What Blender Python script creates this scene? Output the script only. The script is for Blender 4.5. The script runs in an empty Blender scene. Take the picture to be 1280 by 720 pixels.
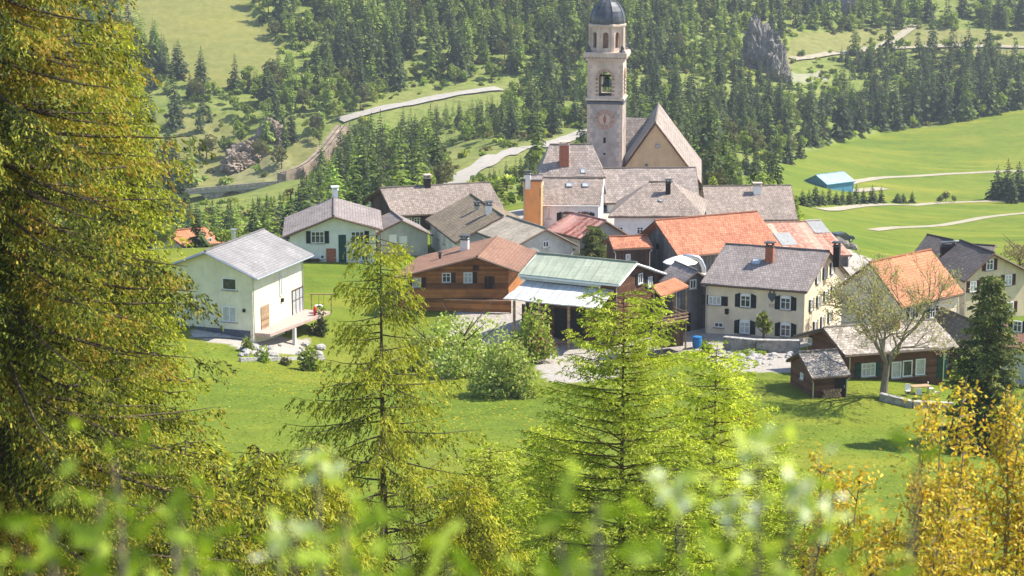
import bpy, bmesh, math, random
import numpy as np
from mathutils import Vector, noise as mnoise
R = math.radians
rnd = random.Random(7)
rg = np.random.default_rng(11)
scn = bpy.context.scene
col = scn.collection

# ---------------------------------------------------------------- camera, sky, sun, exposure
CAM = np.array([0.0, 0.0, 46.0]); PITCH = R(-12); FPX = 2567.0
cd = bpy.data.cameras.new('camera'); cam = bpy.data.objects.new('camera', cd); col.objects.link(cam)
cam.location = CAM; cam.rotation_euler = (R(90) + PITCH, 0, 0)
cd.sensor_width = 36; cd.lens = FPX / 1280 * 36; cd.clip_start = 0.2; cd.clip_end = 6000
cd.dof.use_dof = True; cd.dof.focus_distance = 190; cd.dof.aperture_fstop = 3.8
scn.camera = cam
SUN_AZ, SUN_EL = R(12), R(50)          # azimuth counted from +X towards +Y
w = bpy.data.worlds.new('World'); scn.world = w; w.use_nodes = True
nt = w.node_tree; nt.nodes.clear()
sky = nt.nodes.new('ShaderNodeTexSky'); sky.sky_type = 'NISHITA'; sky.sun_disc = False
sky.sun_elevation = SUN_EL; sky.sun_rotation = R(90) - SUN_AZ; sky.altitude = 1200
bg = nt.nodes.new('ShaderNodeBackground'); bg.inputs[1].default_value = 0.135
wo = nt.nodes.new('ShaderNodeOutputWorld')
nt.links.new(sky.outputs[0], bg.inputs[0]); nt.links.new(bg.outputs[0], wo.inputs[0])
sl = bpy.data.lights.new('sun', 'SUN'); sl.energy = 5.0; sl.angle = R(0.6); sl.color = (1, 0.93, 0.80)
so = bpy.data.objects.new('sun', sl); col.objects.link(so)
sd = Vector((math.cos(SUN_AZ) * math.cos(SUN_EL), math.sin(SUN_AZ) * math.cos(SUN_EL), math.sin(SUN_EL)))
so.rotation_euler = sd.to_track_quat('Z', 'Y').to_euler(); so.location = (60, 200, 90)
vs = scn.view_settings; vs.view_transform = 'Standard'; vs.look = 'None'; vs.gamma = 1; vs.use_curve_mapping = False
vs.exposure = 0.97
scn.cycles.use_denoising = True
scn.cycles.max_bounces = 6; scn.cycles.transparent_max_bounces = 8; scn.cycles.volume_bounces = 0
scn.cycles.sample_clamp_indirect = 4

# ---------------------------------------------------------------- camera maths (photo pixel -> place)
FW = np.array([0, math.cos(PITCH), math.sin(PITCH)]); UP = np.array([0, -math.sin(PITCH), math.cos(PITCH)])
def rdir(px, py):
    d = FW + np.array([1., 0, 0]) * (px - 640) / FPX + UP * (360 - py) / FPX
    return d
def U(px, py, D):
    d = rdir(px, py); return CAM + d * (D / d[1])
def projA(P):
    d = P - CAM; z = d @ FW
    return 640 + FPX * d[:, 0] / z, 360 - FPX * (d @ UP) / z

# ---------------------------------------------------------------- tagging
def tag(o, label=None, cat=None, group=None, kind=None):
    if label: o['label'] = label
    if cat: o['category'] = cat
    if group: o['group'] = group
    if kind: o['kind'] = kind
    return o
def empty(name, loc, label, cat, group=None, rz=0):
    o = bpy.data.objects.new(name, None); col.objects.link(o); o.location = tuple(float(v) for v in loc)
    o.rotation_euler = (0, 0, rz); o.empty_display_size = 0.5
    return tag(o, label, cat, group)
def copy_tree(o, parent=None):
    c = o.copy(); col.objects.link(c)
    if parent: c.parent = parent
    for ch in list(o.children): copy_tree(ch, c)
    return c

# ---------------------------------------------------------------- mesh builder
class MB:
    def __init__(s, org=(0, 0, 0)): s.v = []; s.f = []; s.o = np.array(org, float); s.uv = {}
    def poly(s, pts):
        n = len(s.v); s.v += [tuple(np.array(p, float) - s.o) for p in pts]; s.f.append(tuple(range(n, n + len(pts)))); return s
    def prism(s, pts, ext):
        """closed solid from a planar polygon and an extrusion vector"""
        n = len(s.v); k = len(pts); e = np.array(ext, float)
        P = [np.array(p, float) for p in pts]
        s.v += [tuple(p - s.o) for p in P] + [tuple(p + e - s.o) for p in P]
        s.f.append(tuple(n + i for i in range(k))[::-1]); s.f.append(tuple(n + k + i for i in range(k)))
        for i in range(k):
            j = (i + 1) % k; s.f.append((n + i, n + j, n + k + j, n + k + i))
        return s
    def box(s, c, size, rz=0, ax=None):
        c = np.array(c, float); a, b, h = [x / 2 for x in size]
        if ax is None:
            X = np.array([math.cos(rz), math.sin(rz), 0]); Y = np.array([-math.sin(rz), math.cos(rz), 0]); Z = np.array([0, 0, 1.])
        else: X, Y, Z = [np.array(q, float) for q in ax]
        return s.prism([c - X * a - Y * b - Z * h, c + X * a - Y * b - Z * h, c + X * a + Y * b - Z * h, c - X * a + Y * b - Z * h], Z * 2 * h)
    def tube(s, pts, radii, n=6, cap=True):
        pts = [np.array(p, float) for p in pts]
        if not hasattr(radii, '__len__'): radii = [radii] * len(pts)
        st = len(s.v); ref = None
        for i, p in enumerate(pts):
            t = pts[min(i + 1, len(pts) - 1)] - pts[max(i - 1, 0)]; t = t / (np.linalg.norm(t) + 1e-9)
            if ref is None: ref = np.array([0, 0, 1.]) if abs(t[2]) < .8 else np.array([1., 0, 0])
            a = np.cross(t, ref); a /= np.linalg.norm(a) + 1e-9; b = np.cross(t, a); ref = np.cross(a, t)
            for k in range(n):
                q = 2 * math.pi * k / n
                s.v.append(tuple(p + (a * math.cos(q) + b * math.sin(q)) * radii[i] - s.o))
        for i in range(len(pts) - 1):
            for k in range(n):
                j = (k + 1) % n; A = st + i * n
                s.f.append((A + k, A + j, A + n + j, A + n + k))
        if cap:
            s.f.append(tuple(st + k for k in range(n))); e = st + (len(pts) - 1) * n
            s.f.append(tuple(e + k for k in range(n))[::-1])
        return s
    def lathe(s, c, prof, n=16, rot=0):
        c = np.array(c, float); st = len(s.v)
        for r, z in prof:
            for k in range(n):
                q = rot + 2 * math.pi * k / n; s.v.append(tuple(c + np.array([r * math.cos(q), r * math.sin(q), z]) - s.o))
        for i in range(len(prof) - 1):
            for k in range(n):
                j = (k + 1) % n; A = st + i * n; s.f.append((A + k, A + j, A + n + j, A + n + k))
        s.f.append(tuple(st + k for k in range(n))[::-1]); e = st + (len(prof) - 1) * n
        s.f.append(tuple(e + k for k in range(n)))
        return s
    def build(s, name, mat, parent=None, loc=None, smooth=False, uvf=None, bev=0):
        me = bpy.data.meshes.new(name); me.from_pydata(s.v, [], s.f); me.update()
        bm = bmesh.new(); bm.from_mesh(me); bmesh.ops.recalc_face_normals(bm, faces=bm.faces); bm.to_mesh(me); bm.free()
        if mat: me.materials.append(mat)
        if smooth: me.polygons.foreach_set('use_smooth', [True] * len(me.polygons))
        o = bpy.data.objects.new(name, me); col.objects.link(o)
        if parent: o.parent = parent
        elif loc is None: o.location = s.o
        if bev:
            m = o.modifiers.new('bevel', 'BEVEL'); m.width = bev; m.segments = 2; m.limit_method = 'ANGLE'
        return o
def npmesh(name, V, Fq, mat, cols=None, mats=None, fmat=None):
    """V (N,3) floats, Fq (M,4) ints"""
    me = bpy.data.meshes.new(name); V = np.asarray(V, np.float32); Fq = np.asarray(Fq, np.int32); k = Fq.shape[1]
    me.vertices.add(len(V)); me.vertices.foreach_set('co', V.ravel())
    me.loops.add(Fq.size); me.loops.foreach_set('vertex_index', Fq.ravel())
    me.polygons.add(len(Fq)); me.polygons.foreach_set('loop_start', np.arange(0, Fq.size, k, dtype=np.int32))
    try: me.polygons.foreach_set('loop_total', np.full(len(Fq), k, np.int32))
    except Exception: pass
    if mats:
        for m in mats: me.materials.append(m)
        me.polygons.foreach_set('material_index', np.asarray(fmat, np.int32))
    elif mat: me.materials.append(mat)
    if cols is not None:
        a = me.color_attributes.new('leafcol', 'FLOAT_COLOR', 'POINT')
        c4 = np.ones((len(V), 4), np.float32); c4[:, :3] = cols; a.data.foreach_set('color', c4.ravel())
    me.update(calc_edges=True); me.validate()
    return me
def mobj(name, me, parent=None, loc=(0, 0, 0), rz=0, sc=1):
    o = bpy.data.objects.new(name, me); col.objects.link(o); o.location = tuple(float(q) for q in loc)
    o.rotation_euler = (0, 0, rz)
    o.scale = (sc, sc, sc) if not hasattr(sc, '__len__') else sc
    if parent: o.parent = parent
    return o

# ---------------------------------------------------------------- materials
def newmat(name, rough=0.9, spec=0.25):
    m = bpy.data.materials.new(name); m.use_nodes = True; n = m.node_tree
    b = n.nodes['Principled BSDF']; b.inputs['Roughness'].default_value = rough
    b.inputs['Specular IOR Level'].default_value = spec
    return m, n, b
def nd(n, t, **kw):
    x = n.nodes.new(t)
    for k, v in kw.items(): setattr(x, k, v)
    return x
def rgb(c): return (c[0], c[1], c[2], 1)
def noise_fac(n, scale, detail=5, vec=None, rough=.6):
    x = nd(n, 'ShaderNodeTexNoise'); x.inputs['Scale'].default_value = scale; x.inputs['Detail'].default_value = detail; x.inputs['Roughness'].default_value = rough
    if vec: n.links.new(vec, x.inputs['Vector'])
    return x.outputs['Fac']
def ramp(n, fac, stops):
    r = nd(n, 'ShaderNodeValToRGB'); e = r.color_ramp.elements
    while len(e) < len(stops): e.new(.5)
    for i, (p, c) in enumerate(stops): e[i].position = p; e[i].color = rgb(c)
    n.links.new(fac, r.inputs[0]); return r.outputs[0]
def mixc(n, fac, a, b, mode='MIX'):
    m = nd(n, 'ShaderNodeMix', data_type='RGBA', blend_type=mode)
    if isinstance(fac, (int, float)): m.inputs[0].default_value = fac
    else: n.links.new(fac, m.inputs[0])
    for s, q in ((6, a), (7, b)):
        if isinstance(q, tuple): m.inputs[s].default_value = rgb(q)
        else: n.links.new(q, m.inputs[s])
    return m.outputs[2]
def bump(n, b, h, strength=.4, dist=.05):
    x = nd(n, 'ShaderNodeBump'); x.inputs['Strength'].default_value = strength; x.inputs['Distance'].default_value = dist
    n.links.new(h, x.inputs['Height']); n.links.new(x.outputs[0], b.inputs['Normal'])
def mul(c, k): return tuple(min(1, x * k) for x in c)

def m_plaster(name, c, stain=.17):
    m, n, b = newmat(name, .92, .15); tc = nd(n, 'ShaderNodeTexCoord').outputs['Object']
    f1 = noise_fac(n, .55, 6, tc); f2 = noise_fac(n, 7, 4, tc)
    mp = nd(n, 'ShaderNodeMapping'); mp.inputs['Scale'].default_value = (1.5, 1.5, .5); n.links.new(tc, mp.inputs[0])
    f3 = noise_fac(n, 1.4, 5, mp.outputs[0])
    a = ramp(n, f1, [(.3, mul(c, 1 - stain)), (.7, mul(c, 1 + stain * .5))])
    s = ramp(n, f3, [(.3, (1 - stain * .55,) * 3), (.62, (1, 1, 1))])
    q = mixc(n, 1.0, a, s, 'MULTIPLY'); g = ramp(n, f2, [(.3, (.92,) * 3), (.7, (1,) * 3)])
    n.links.new(mixc(n, 1.0, q, g, 'MULTIPLY'), b.inputs['Base Color']); bump(n, b, f2, .35, .02)
    return m
def m_wood(name, c, board=.22, vertical=False, var=.35):
    m, n, b = newmat(name, .85, .2); tc = nd(n, 'ShaderNodeTexCoord').outputs['Object']
    sp = nd(n, 'ShaderNodeSeparateXYZ'); n.links.new(tc, sp.inputs[0])
    if vertical:
        ad = nd(n, 'ShaderNodeMath', operation='ADD'); n.links.new(sp.outputs[0], ad.inputs[0])
        mu = nd(n, 'ShaderNodeMath', operation='MULTIPLY'); mu.inputs[1].default_value = .83; n.links.new(sp.outputs[1], mu.inputs[0]); n.links.new(mu.outputs[0], ad.inputs[1]); src = ad.outputs[0]
    else: src = sp.outputs[2]
    d = nd(n, 'ShaderNodeMath', operation='DIVIDE'); d.inputs[1].default_value = board; n.links.new(src, d.inputs[0])
    fl = nd(n, 'ShaderNodeMath', operation='FLOOR'); n.links.new(d.outputs[0], fl.inputs[0])
    wn = nd(n, 'ShaderNodeTexWhiteNoise', noise_dimensions='1D'); n.links.new(fl.outputs[0], wn.inputs['W'])
    fr = nd(n, 'ShaderNodeMath', operation='FRACT'); n.links.new(d.outputs[0], fr.inputs[0])
    gap = ramp(n, fr.outputs[0], [(0.0, (.35,) * 3), (.12, (1,) * 3)])
    a = ramp(n, wn.outputs[0], [(0, mul(c, 1 - var)), (1, mul(c, 1 + var * .6))])
    f = noise_fac(n, 1.1, 6, tc); s = ramp(n, f, [(.3, (.65, .68, .72)), (.7, (1.1, 1.08, 1.05))])
    q = mixc(n, 1.0, a, s, 'MULTIPLY'); q = mixc(n, 1.0, q, gap, 'MULTIPLY'); n.links.new(q, b.inputs['Base Color'])
    bump(n, b, gap, .5, .03)
    return m
def m_roof(name, c, kind='tile', var=.3, moss=None, rough=.85, row=.33, c2=None):
    """uv: u along the eave, v down the slope, in metres"""
    m, n, b = newmat(name, rough, .25); uv = nd(n, 'ShaderNodeUVMap').outputs[0]; tc = nd(n, 'ShaderNodeTexCoord').outputs['Object']
    if kind in ('tile', 'shingle'):
        br = nd(n, 'ShaderNodeTexBrick'); br.offset = .5
        br.inputs['Scale'].default_value = 1; br.inputs['Brick Width'].default_value = row * .8 if kind == 'tile' else row * 1.1
        br.inputs['Row Height'].default_value = row; br.inputs['Mortar Size'].default_value = .028; br.inputs['Mortar Smooth'].default_value = .6
        br.inputs['Color1'].default_value = rgb(mul(c, 1 - var)); br.inputs['Color2'].default_value = rgb(mul(c, 1 + var * .8)); br.inputs['Mortar'].default_value = rgb(mul(c, .45))
        n.links.new(uv, br.inputs['Vector']); base = br.outputs['Color']; hgt = br.outputs['Fac']
        inv = nd(n, 'ShaderNodeMath', operation='SUBTRACT'); inv.inputs[0].default_value = 1; n.links.new(hgt, inv.inputs[1]); hgt = inv.outputs[0]
    else:  # standing seam / corrugated sheets running down the slope
        sp = nd(n, 'ShaderNodeSeparateXYZ'); n.links.new(uv, sp.inputs[0])
        d = nd(n, 'ShaderNodeMath', operation='DIVIDE'); d.inputs[1].default_value = row; n.links.new(sp.outputs[0], d.inputs[0])
        fr = nd(n, 'ShaderNodeMath', operation='FRACT'); n.links.new(d.outputs[0], fr.inputs[0])
        fl = nd(n, 'ShaderNodeMath', operation='FLOOR'); n.links.new(d.outputs[0], fl.inputs[0])
        wn = nd(n, 'ShaderNodeTexWhiteNoise', noise_dimensions='1D'); n.links.new(fl.outputs[0], wn.inputs['W'])
        base = ramp(n, wn.outputs[0], [(0, mul(c, 1 - var)), (1, mul(c2 or c, 1 + var * .5))])
        seam = ramp(n, fr.outputs[0], [(0, (.55,) * 3), (.1, (1,) * 3)]); base = mixc(n, 1, base, seam, 'MULTIPLY'); hgt = seam
    f1 = noise_fac(n, .35, 7, tc, .65); f2 = noise_fac(n, 2.6, 6, tc, .7)
    mp = nd(n, 'ShaderNodeMapping'); mp.inputs['Scale'].default_value = (2.5, .3, 1); n.links.new(uv, mp.inputs[0]); f3 = noise_fac(n, 1.0, 5, mp.outputs[0], .7)
    base = mixc(n, 1.0, base, ramp(n, f1, [(.3, (.74,) * 3), (.7, (1.12,) * 3)]), 'MULTIPLY')
    base = mixc(n, 1.0, base, ramp(n, f3, [(.3, (.8,) * 3), (.65, (1.08,) * 3)]), 'MULTIPLY')
    mc = moss or mul(c, .55)
    fac = ramp(n, f2, [(.47, (0,) * 3), (.68, (.75,) * 3)]); base = mixc(n, fac, base, mc)
    n.links.new(base, b.inputs['Base Color']); bump(n, b, hgt, .6, .05)
    return m
def m_plain(name, c, rough=.6, metal=0, var=.15, sc=3, spec=.3):
    m, n, b = newmat(name, rough, spec); tc = nd(n, 'ShaderNodeTexCoord').outputs['Object']
    f = noise_fac(n, sc, 5, tc); n.links.new(ramp(n, f, [(.3, mul(c, 1 - var)), (.7, mul(c, 1 + var))]), b.inputs['Base Color'])
    b.inputs['Metallic'].default_value = metal; return m
def m_stone(name, c, sc=1.6, dark=.35):
    m, n, b = newmat(name, .95, .15); tc = nd(n, 'ShaderNodeTexCoord').outputs['Object']
    v = nd(n, 'ShaderNodeTexVoronoi'); v.inputs['Scale'].default_value = sc; n.links.new(tc, v.inputs['Vector'])
    f = noise_fac(n, sc * .8, 8, tc, .7)
    a = ramp(n, v.outputs['Color'], [(0, mul(c, .7)), (1, mul(c, 1.2))])
    q = mixc(n, 1, a, ramp(n, f, [(.3, (dark,) * 3), (.62, (1.1,) * 3)]), 'MULTIPLY'); n.links.new(q, b.inputs['Base Color'])
    bump(n, b, f, .9, .25); return m
def m_foliage(name, transl=.35, var=.5, spec=.2, rough=.7):
    m = bpy.data.materials.new(name); m.use_nodes = True; n = m.node_tree; n.nodes.clear()
    at = nd(n, 'ShaderNodeVertexColor', layer_name='leafcol')
    oi = nd(n, 'ShaderNodeObjectInfo'); rr = ramp(n, oi.outputs['Random'], [(0, (1 - var * .45,) * 3), (.5, (1, .97, .95)), (1, (1 + var * .35, 1 + var * .3, 1))])
    c = mixc(n, 1, at.outputs[0], rr, 'MULTIPLY')
    p = nd(n, 'ShaderNodeBsdfPrincipled'); p.inputs['Roughness'].default_value = rough; p.inputs['Specular IOR Level'].default_value = spec
    n.links.new(c, p.inputs['Base Color']); t = nd(n, 'ShaderNodeBsdfTranslucent'); c2 = mixc(n, 1, c, (1.15, 1.2, .6), 'MULTIPLY'); n.links.new(c2, t.inputs[0])
    mx = nd(n, 'ShaderNodeMixShader'); mx.inputs[0].default_value = transl; o = nd(n, 'ShaderNodeOutputMaterial')
    n.links.new(p.outputs[0], mx.inputs[1]); n.links.new(t.outputs[0], mx.inputs[2]); n.links.new(mx.outputs[0], o.inputs[0])
    return m
M = {}
M['leaf'] = m_foliage('foliage', .38, .15); M['farleaf'] = m_foliage('far_foliage', .35, .8); M['needle'] = m_foliage('needles', .34, .35)
def m_bark(name, c):
    m, n, b = newmat(name, .95, .1); tc = nd(n, 'ShaderNodeTexCoord').outputs['Object']
    mp = nd(n, 'ShaderNodeMapping'); mp.inputs['Scale'].default_value = (6, 6, 1.2); n.links.new(tc, mp.inputs[0])
    f = noise_fac(n, 1.5, 6, mp.outputs[0], .7); n.links.new(ramp(n, f, [(.3, mul(c, .5)), (.7, mul(c, 1.4))]), b.inputs['Base Color']); bump(n, b, f, .8, .05); return m
M['bark'] = m_bark('bark', (.10, .075, .055)); M['barklight'] = m_bark('pale_bark', (.24, .2, .16)); M['barkred'] = m_bark('larch_bark', (.12, .075, .05))
M['cream'] = m_plaster('cream_plaster', (.80, .76, .57)); M['white'] = m_plaster('white_plaster', (.82, .80, .74)); M['bluewhite'] = m_plaster('cool_white_plaster', (.76, .77, .80))
M['beige'] = m_plaster('warm_plaster', (.82, .70, .52)); M['sand'] = m_plaster('sand_plaster', (.66, .55, .38)); M['greyplaster'] = m_plaster('grey_plaster', (.5, .5, .44), .25)
M['ochre'] = m_plaster('ochre_plaster', (.66, .46, .27)); M['towerwall'] = m_plaster('tower_render', (.47, .40, .365), .35); M['towerlight'] = m_plaster('tower_limestone', (.64, .51, .42), .25)
M['orangewall'] = m_plaster('orange_render', (.92, .38, .13), .2)
M['wooddark'] = m_wood('dark_brown_boards', (.085, .05, .035), .22, True); M['woodred'] = m_wood('reddish_logs', (.40, .165, .055), .24); M['woodgrey'] = m_wood('weathered_boards', (.17, .165, .165), .25, True)
M['woodbrown'] = m_wood('brown_boards', (.16, .075, .045), .22); M['woodpale'] = m_wood('pale_boards', (.42, .28, .17), .2)
M['slategrey'] = m_roof('grey_slate_roof', (.32, .29, .28), 'tile', .22); M['slatelight'] = m_roof('light_grey_tiles', (.33, .31, .31), 'tile', .12, moss=(.22, .22, .23))
M['brownroof'] = m_roof('grey_brown_tiles', (.38, .305, .26), 'tile', .25, moss=(.15, .13, .11)); M['tanroof'] = m_roof('tan_fibre_sheets', (.42, .355, .28), 'metal', .15, moss=(.2, .19, .15), row=1.0)
M['brown2'] = m_roof('brown_weathered_tiles', (.29, .225, .16), 'tile', .25, moss=(.13, .12, .07)); M['copper'] = m_roof('red_brown_tiles', (.31, .175, .12), 'tile', .18, moss=(.26, .13, .09))
M['greenroof'] = m_roof('pale_green_sheet', (.45, .485, .38), 'metal', .08, moss=(.28, .36, .27), row=.9); M['orange'] = m_roof('orange_clay_tiles', (.55, .22, .13), 'tile', .3, moss=(.36, .14, .08), row=.36)
M['orange2'] = m_roof('bright_orange_tiles', (.60, .26, .14), 'tile', .15, moss=(.5, .17, .07)); M['rust'] = m_roof('rusty_sheets', (.50, .17, .10), 'metal', .35, moss=(.58, .46, .38), row=1.0, c2=(.55, .33, .25))
M['redmetal'] = m_roof('red_striped_sheets', (.50, .10, .06), 'metal', .55, moss=(.55, .38, .32), row=.55, c2=(.6, .33, .27)); M['darkroof'] = m_roof('charcoal_tiles', (.15, .13, .125), 'tile', .2)
M['shingle'] = m_roof('silvered_shingles', (.50, .43, .37), 'shingle', .4, moss=(.17, .15, .13), row=.3); M['churchroof'] = m_roof('church_shingles', (.37, .305, .27), 'shingle', .25, moss=(.2, .165, .15), row=.4)
M['plumroof'] = m_roof('mauve_grey_tiles', (.33, .28, .268), 'tile', .2); M['bluewall'] = m_plain('blue_boards', (.08, .26, .40), .7); M['blueroof'] = m_roof('pale_blue_sheets', (.36, .48, .56), 'metal', .12, moss=(.3, .5, .62), row=1.2)
M['awning'] = m_roof('pale_blue_grey_sheets', (.62, .62, .60), 'metal', .1, moss=(.4, .42, .45), row=.8)
M['brick'] = m_plain('brick_red', (.34, .12, .07), .9, 0, .35, 5); M['frame'] = m_plain('white_frame', (.78, .78, .76), .5, 0, .04); M['darkframe'] = m_plain('brown_frame', (.10, .06, .04), .6)
M['shutdark'] = m_wood('dark_green_louvres', (.028, .036, .034), .09); M['shutred'] = m_wood('dark_red_louvres', (.10, .03, .03), .09); M['shutgreen'] = m_wood('green_louvres', (.03, .09, .07), .09)
def m_glass():
    m, n, b = newmat('window_glass', .08, .6); tc = nd(n, 'ShaderNodeTexCoord').outputs['Object']
    f = noise_fac(n, 1.3, 2, tc); n.links.new(ramp(n, f, [(.35, (.015, .018, .022)), (.65, (.09, .10, .11))]), b.inputs['Base Color']); return m
M['glass'] = m_glass()
M['curtain'] = m_plain('curtained_glass', (.45, .46, .46), .15, 0, .25, 4, .6)
M['dark'] = m_plain('dark_interior', (.02, .018, .016), .9); M['metal'] = m_plain('galvanised_metal', (.55, .56, .57), .35, .8, .1)
M['lead'] = m_plain('lead_sheet', (.085, .09, .10), .42, .5, .35, 1.2); M['bronze'] = m_plain('bell_bronze', (.10, .12, .10), .4, .8)
M['whitepaint'] = m_plain('white_paint', (.78, .78, .76), .5); M['stone'] = m_stone('field_stone', (.40, .37, .34)); M['rock'] = m_stone('cliff_rock', (.26, .235, .21), .35, .22)
M['tanrock'] = m_stone('tan_rock', (.36, .28, .21), .4, .35); M['concrete'] = m_stone('concrete', (.46, .44, .42), 3, .75); M['redplastic'] = m_plain('red_plastic', (.6, .03, .04), .4); M['bluepaint'] = m_plain('blue_tarp', (.02, .16, .42), .5)
M['carpaint'] = m_plain('dark_car_paint', (.03, .04, .06), .25, .2, .1, 1, .6); M['rubber'] = m_plain('rubber', (.02, .02, .02), .8); M['clock'] = m_plain('faded_red_dial', (.38, .24, .19), .9, 0, .35, 2.5)
M['paint'] = m_plain('dial_markings', (.48, .38, .32), .8); M['plinth'] = m_plain('dark_plinth', (.09, .10, .12), .8)
M['pinkslab'] = m_plain('rose_slab_edge', (.45, .33, .29), .8); M['blossom'] = M['leaf']
M['asphalt'] = m_plain('pale_asphalt', (.34, .315, .28), .9, 0, .12, .6); M['track'] = m_plain('gravel_track', (.34, .30, .22), .95, 0, .2, .5)
M['logend'] = m_plain('cut_logs', (.34, .22, .14), .9, 0, .4, 6)

# ---------------------------------------------------------------- fitted house frames: x,y,rot,L,Wf,Wb,zf,zb,zr,z0,skew
HQ = {
'cream':[-26.7, 194.802, 1.223, 12.274, 5.33, 4.811, 7.152, 7.463, 9.332, 1.573, -0.005],
'whitegable':[-20.461, 232.372, -1.485, 12.849, 5.772, 5.47, 3.818, 4.61, 6.194, 0.503, 0.047],
'brownbarn':[-9.657, 254.909, 0.311, 14.346, 4.598, 6.165, 2.268, 2.527, 5.017, 0.0, -0.117],
'brownsteep':[-2.98, 234.36, -1.311, 15.362, 5.637, 5.48, 3.4, 3.325, 6.043, -0.221, -0.098],
'greygable':[1.575, 222.016, -1.078, 9.072, 3.869, 4.032, 4.729, 4.064, 6.214, 0.0, -0.057],
'chalet':[-2.586, 208.45, -1.739, 11.136, 8.216, 4.184, 3.964, 4.577, 6.11, 1.11, -0.187],
'greenroof':[7.184, 194.585, -0.47, 10.633, 3.04, 5.962, 6.043, 5.486, 7.617, 0.0, 0.161],
'orangebarn':[21.336, 221.978, 0.453, 13.098, 5.108, 4.69, 3.815, 3.963, 6.903, 0.0, -0.016],
'shutter':[25.576, 194.623, -0.373, 10.291, 5.736, 6.197, 5.813, 5.091, 8.623, 1.279, 0.136],
'greyback':[30.292, 261.849, 0.053, 11.452, 7.477, 7.014, 0.72, 0.537, 3.822, -2.0, 0.067],
'rusty':[32.928, 239.78, 0.223, 7.665, 8.675, 8.36, 0.563, 0.638, 3.007, -1.0, -0.069],
'rightorange':[35.687, 185.027, 0.73, 9.12, 5.16, 4.896, 6.684, 6.53, 9.688, 0.0, 0.346],
'darkroof':[47.216, 204.942, -1.291, 7.119, 3.483, 5.027, 4.248, 4.272, 6.756, 0.0, -0.166],
'darkrear':[47.711, 225.056, -0.986, 4.049, 2.89, 3.215, 2.184, 2.272, 3.94, 0.0, -0.275],
'brownchalet':[31.0, 168.6, 0.297, 10.5, 3.3, 4.4, 5.5, 5.5, 7.1, 2.8, -0.14],
'shed':[24.7, 161.3, 0.279, 3.4, 2.7, 2.2, 5.1, 5.4, 6.5, 3.4, -0.01],
'rightbrown':[39.764, 178.017, -1.257, 6.594, 1.493, 1.707, 3.911, 3.956, 5.675, 0.0, -0.116],
'rectfront':[7.685, 252.024, -0.061, 7.437, 4.389, 4.453, 3.806, 3.808, 6.381, 1.0, 0.064],
'rectrear':[7.564, 262.261, 0.023, 8.651, 4.263, 4.287, 5.595, 5.572, 9.142, 1.0, 0.022],
'parish':[17.678, 261.953, 0.049, 12.049, 6.028, 5.618, 2.646, 2.458, 6.131, 1.0, 0.047],
'hiphouse':[17.59, 241.434, 0.001, 11.069, 5.748, 5.587, 4.474, 4.413, 7.569, 1.0, 0.151],
'nave':[19.782, 279.0, -1.66, 21.365, 5.526, 6.203, 3.18, 3.1, 11.221, -3.0, -0.028],
'orangesmall':[-41.365, 255.067, 0.653, 5.785, 3.518, 3.265, -2.129, -2.424, -0.652, -1.0, -0.263],
}
# ---------------------------------------------------------------- terrain
ctl = [(0, 0, 44.3), (0, -40, 50), (30, 0, 44), (-30, 0, 45), (0, 10, 40.5), (0, 40, 26.5), (25, 40, 25.5), (-25, 40, 27), (0, 80, 14.5), (30, 80, 13.5), (-30, 80, 15.5),
       (0, 120, 6.8), (35, 120, 6.2), (-40, 120, 7.6), (0, 155, 2.6), (30, 150, 2.4), (-35, 160, 2.8), (60, 150, 1.8), (-70, 160, 3), (0, 178, .6), (-60, 200, 1.2), (80, 200, -1),
       (22, 182, 1.0), (12, 183, 0.2), (38, 160, 1.6), (-18.3, 190, -1.5), (-24.5, 186, 1.0), (-30, 188, 1.4), (-14, 205, .5), (0, 300, -5), (35, 290, -6), (-45, 290, -15), (-60, 262, -5), (-22, 285, -11), (60, 260, -7), (20, 330, -15), (-35, 330, -22), (45, 262, -5),
       (70, -40, 50), (-70, -40, 51), (100, 80, 13), (-100, 80, 17), (120, 180, -2), (-120, 190, 3)]
for k, q in HQ.items():
    if k not in ('rusty', 'orangesmall', 'darkrear'): ctl.append((q[0], q[1], q[9]))
rows = {250: [(285, 400), (260, 480), (240, 600), (205, 632), (150, 662), (100, 692), (50, 725), (0, 760), (-80, 840), (-220, 1000)],
        450: [(285, 380), (240, 470), (215, 590), (180, 632), (150, 655), (100, 700), (50, 740), (0, 785), (-80, 860), (-220, 1030)],
        600: [(250, 370), (225, 430), (205, 480), (190, 520), (160, 610), (120, 680), (60, 735), (0, 790), (-80, 880), (-220, 1050)],
        900: [(260, 345), (230, 430), (200, 530), (160, 650), (120, 720), (80, 765), (40, 810), (0, 855), (-80, 940), (-220, 1100)],
        1100: [(330, 318), (300, 370), (275, 430), (250, 515), (215, 600), (180, 680), (150, 735), (120, 775), (75, 820), (40, 860), (0, 905), (-80, 980), (-220, 1130)],
        1290: [(330, 328), (300, 375), (275, 440), (250, 530), (215, 620), (160, 705), (138, 745), (100, 790), (60, 830), (40, 860), (0, 910), (-80, 990), (-220, 1140)]}
for px, L in rows.items():
    for py, D in L: ctl.append(tuple(U(px, py, D)))
for py, D in rows[250][::2]:
    p = U(-60, py, D); ctl.append(tuple(p))
for py, D in rows[1290][::2]:
    p = U(1700, py, D); ctl.append(tuple(p))
ctl += [(0, 1700, 330), (-500, 1700, 350), (500, 1700, 330)]
CP = np.array(ctl, float); SC = 100.0
def phi(r2): return np.where(r2 > 1e-12, .5 * r2 * np.log(np.maximum(r2, 1e-12)), 0)
def warp(X, Y):   # log-like depth so that the near control points act locally
    yy = np.sign(Y) * np.abs(Y); return X / SC, yy / SC
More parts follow.
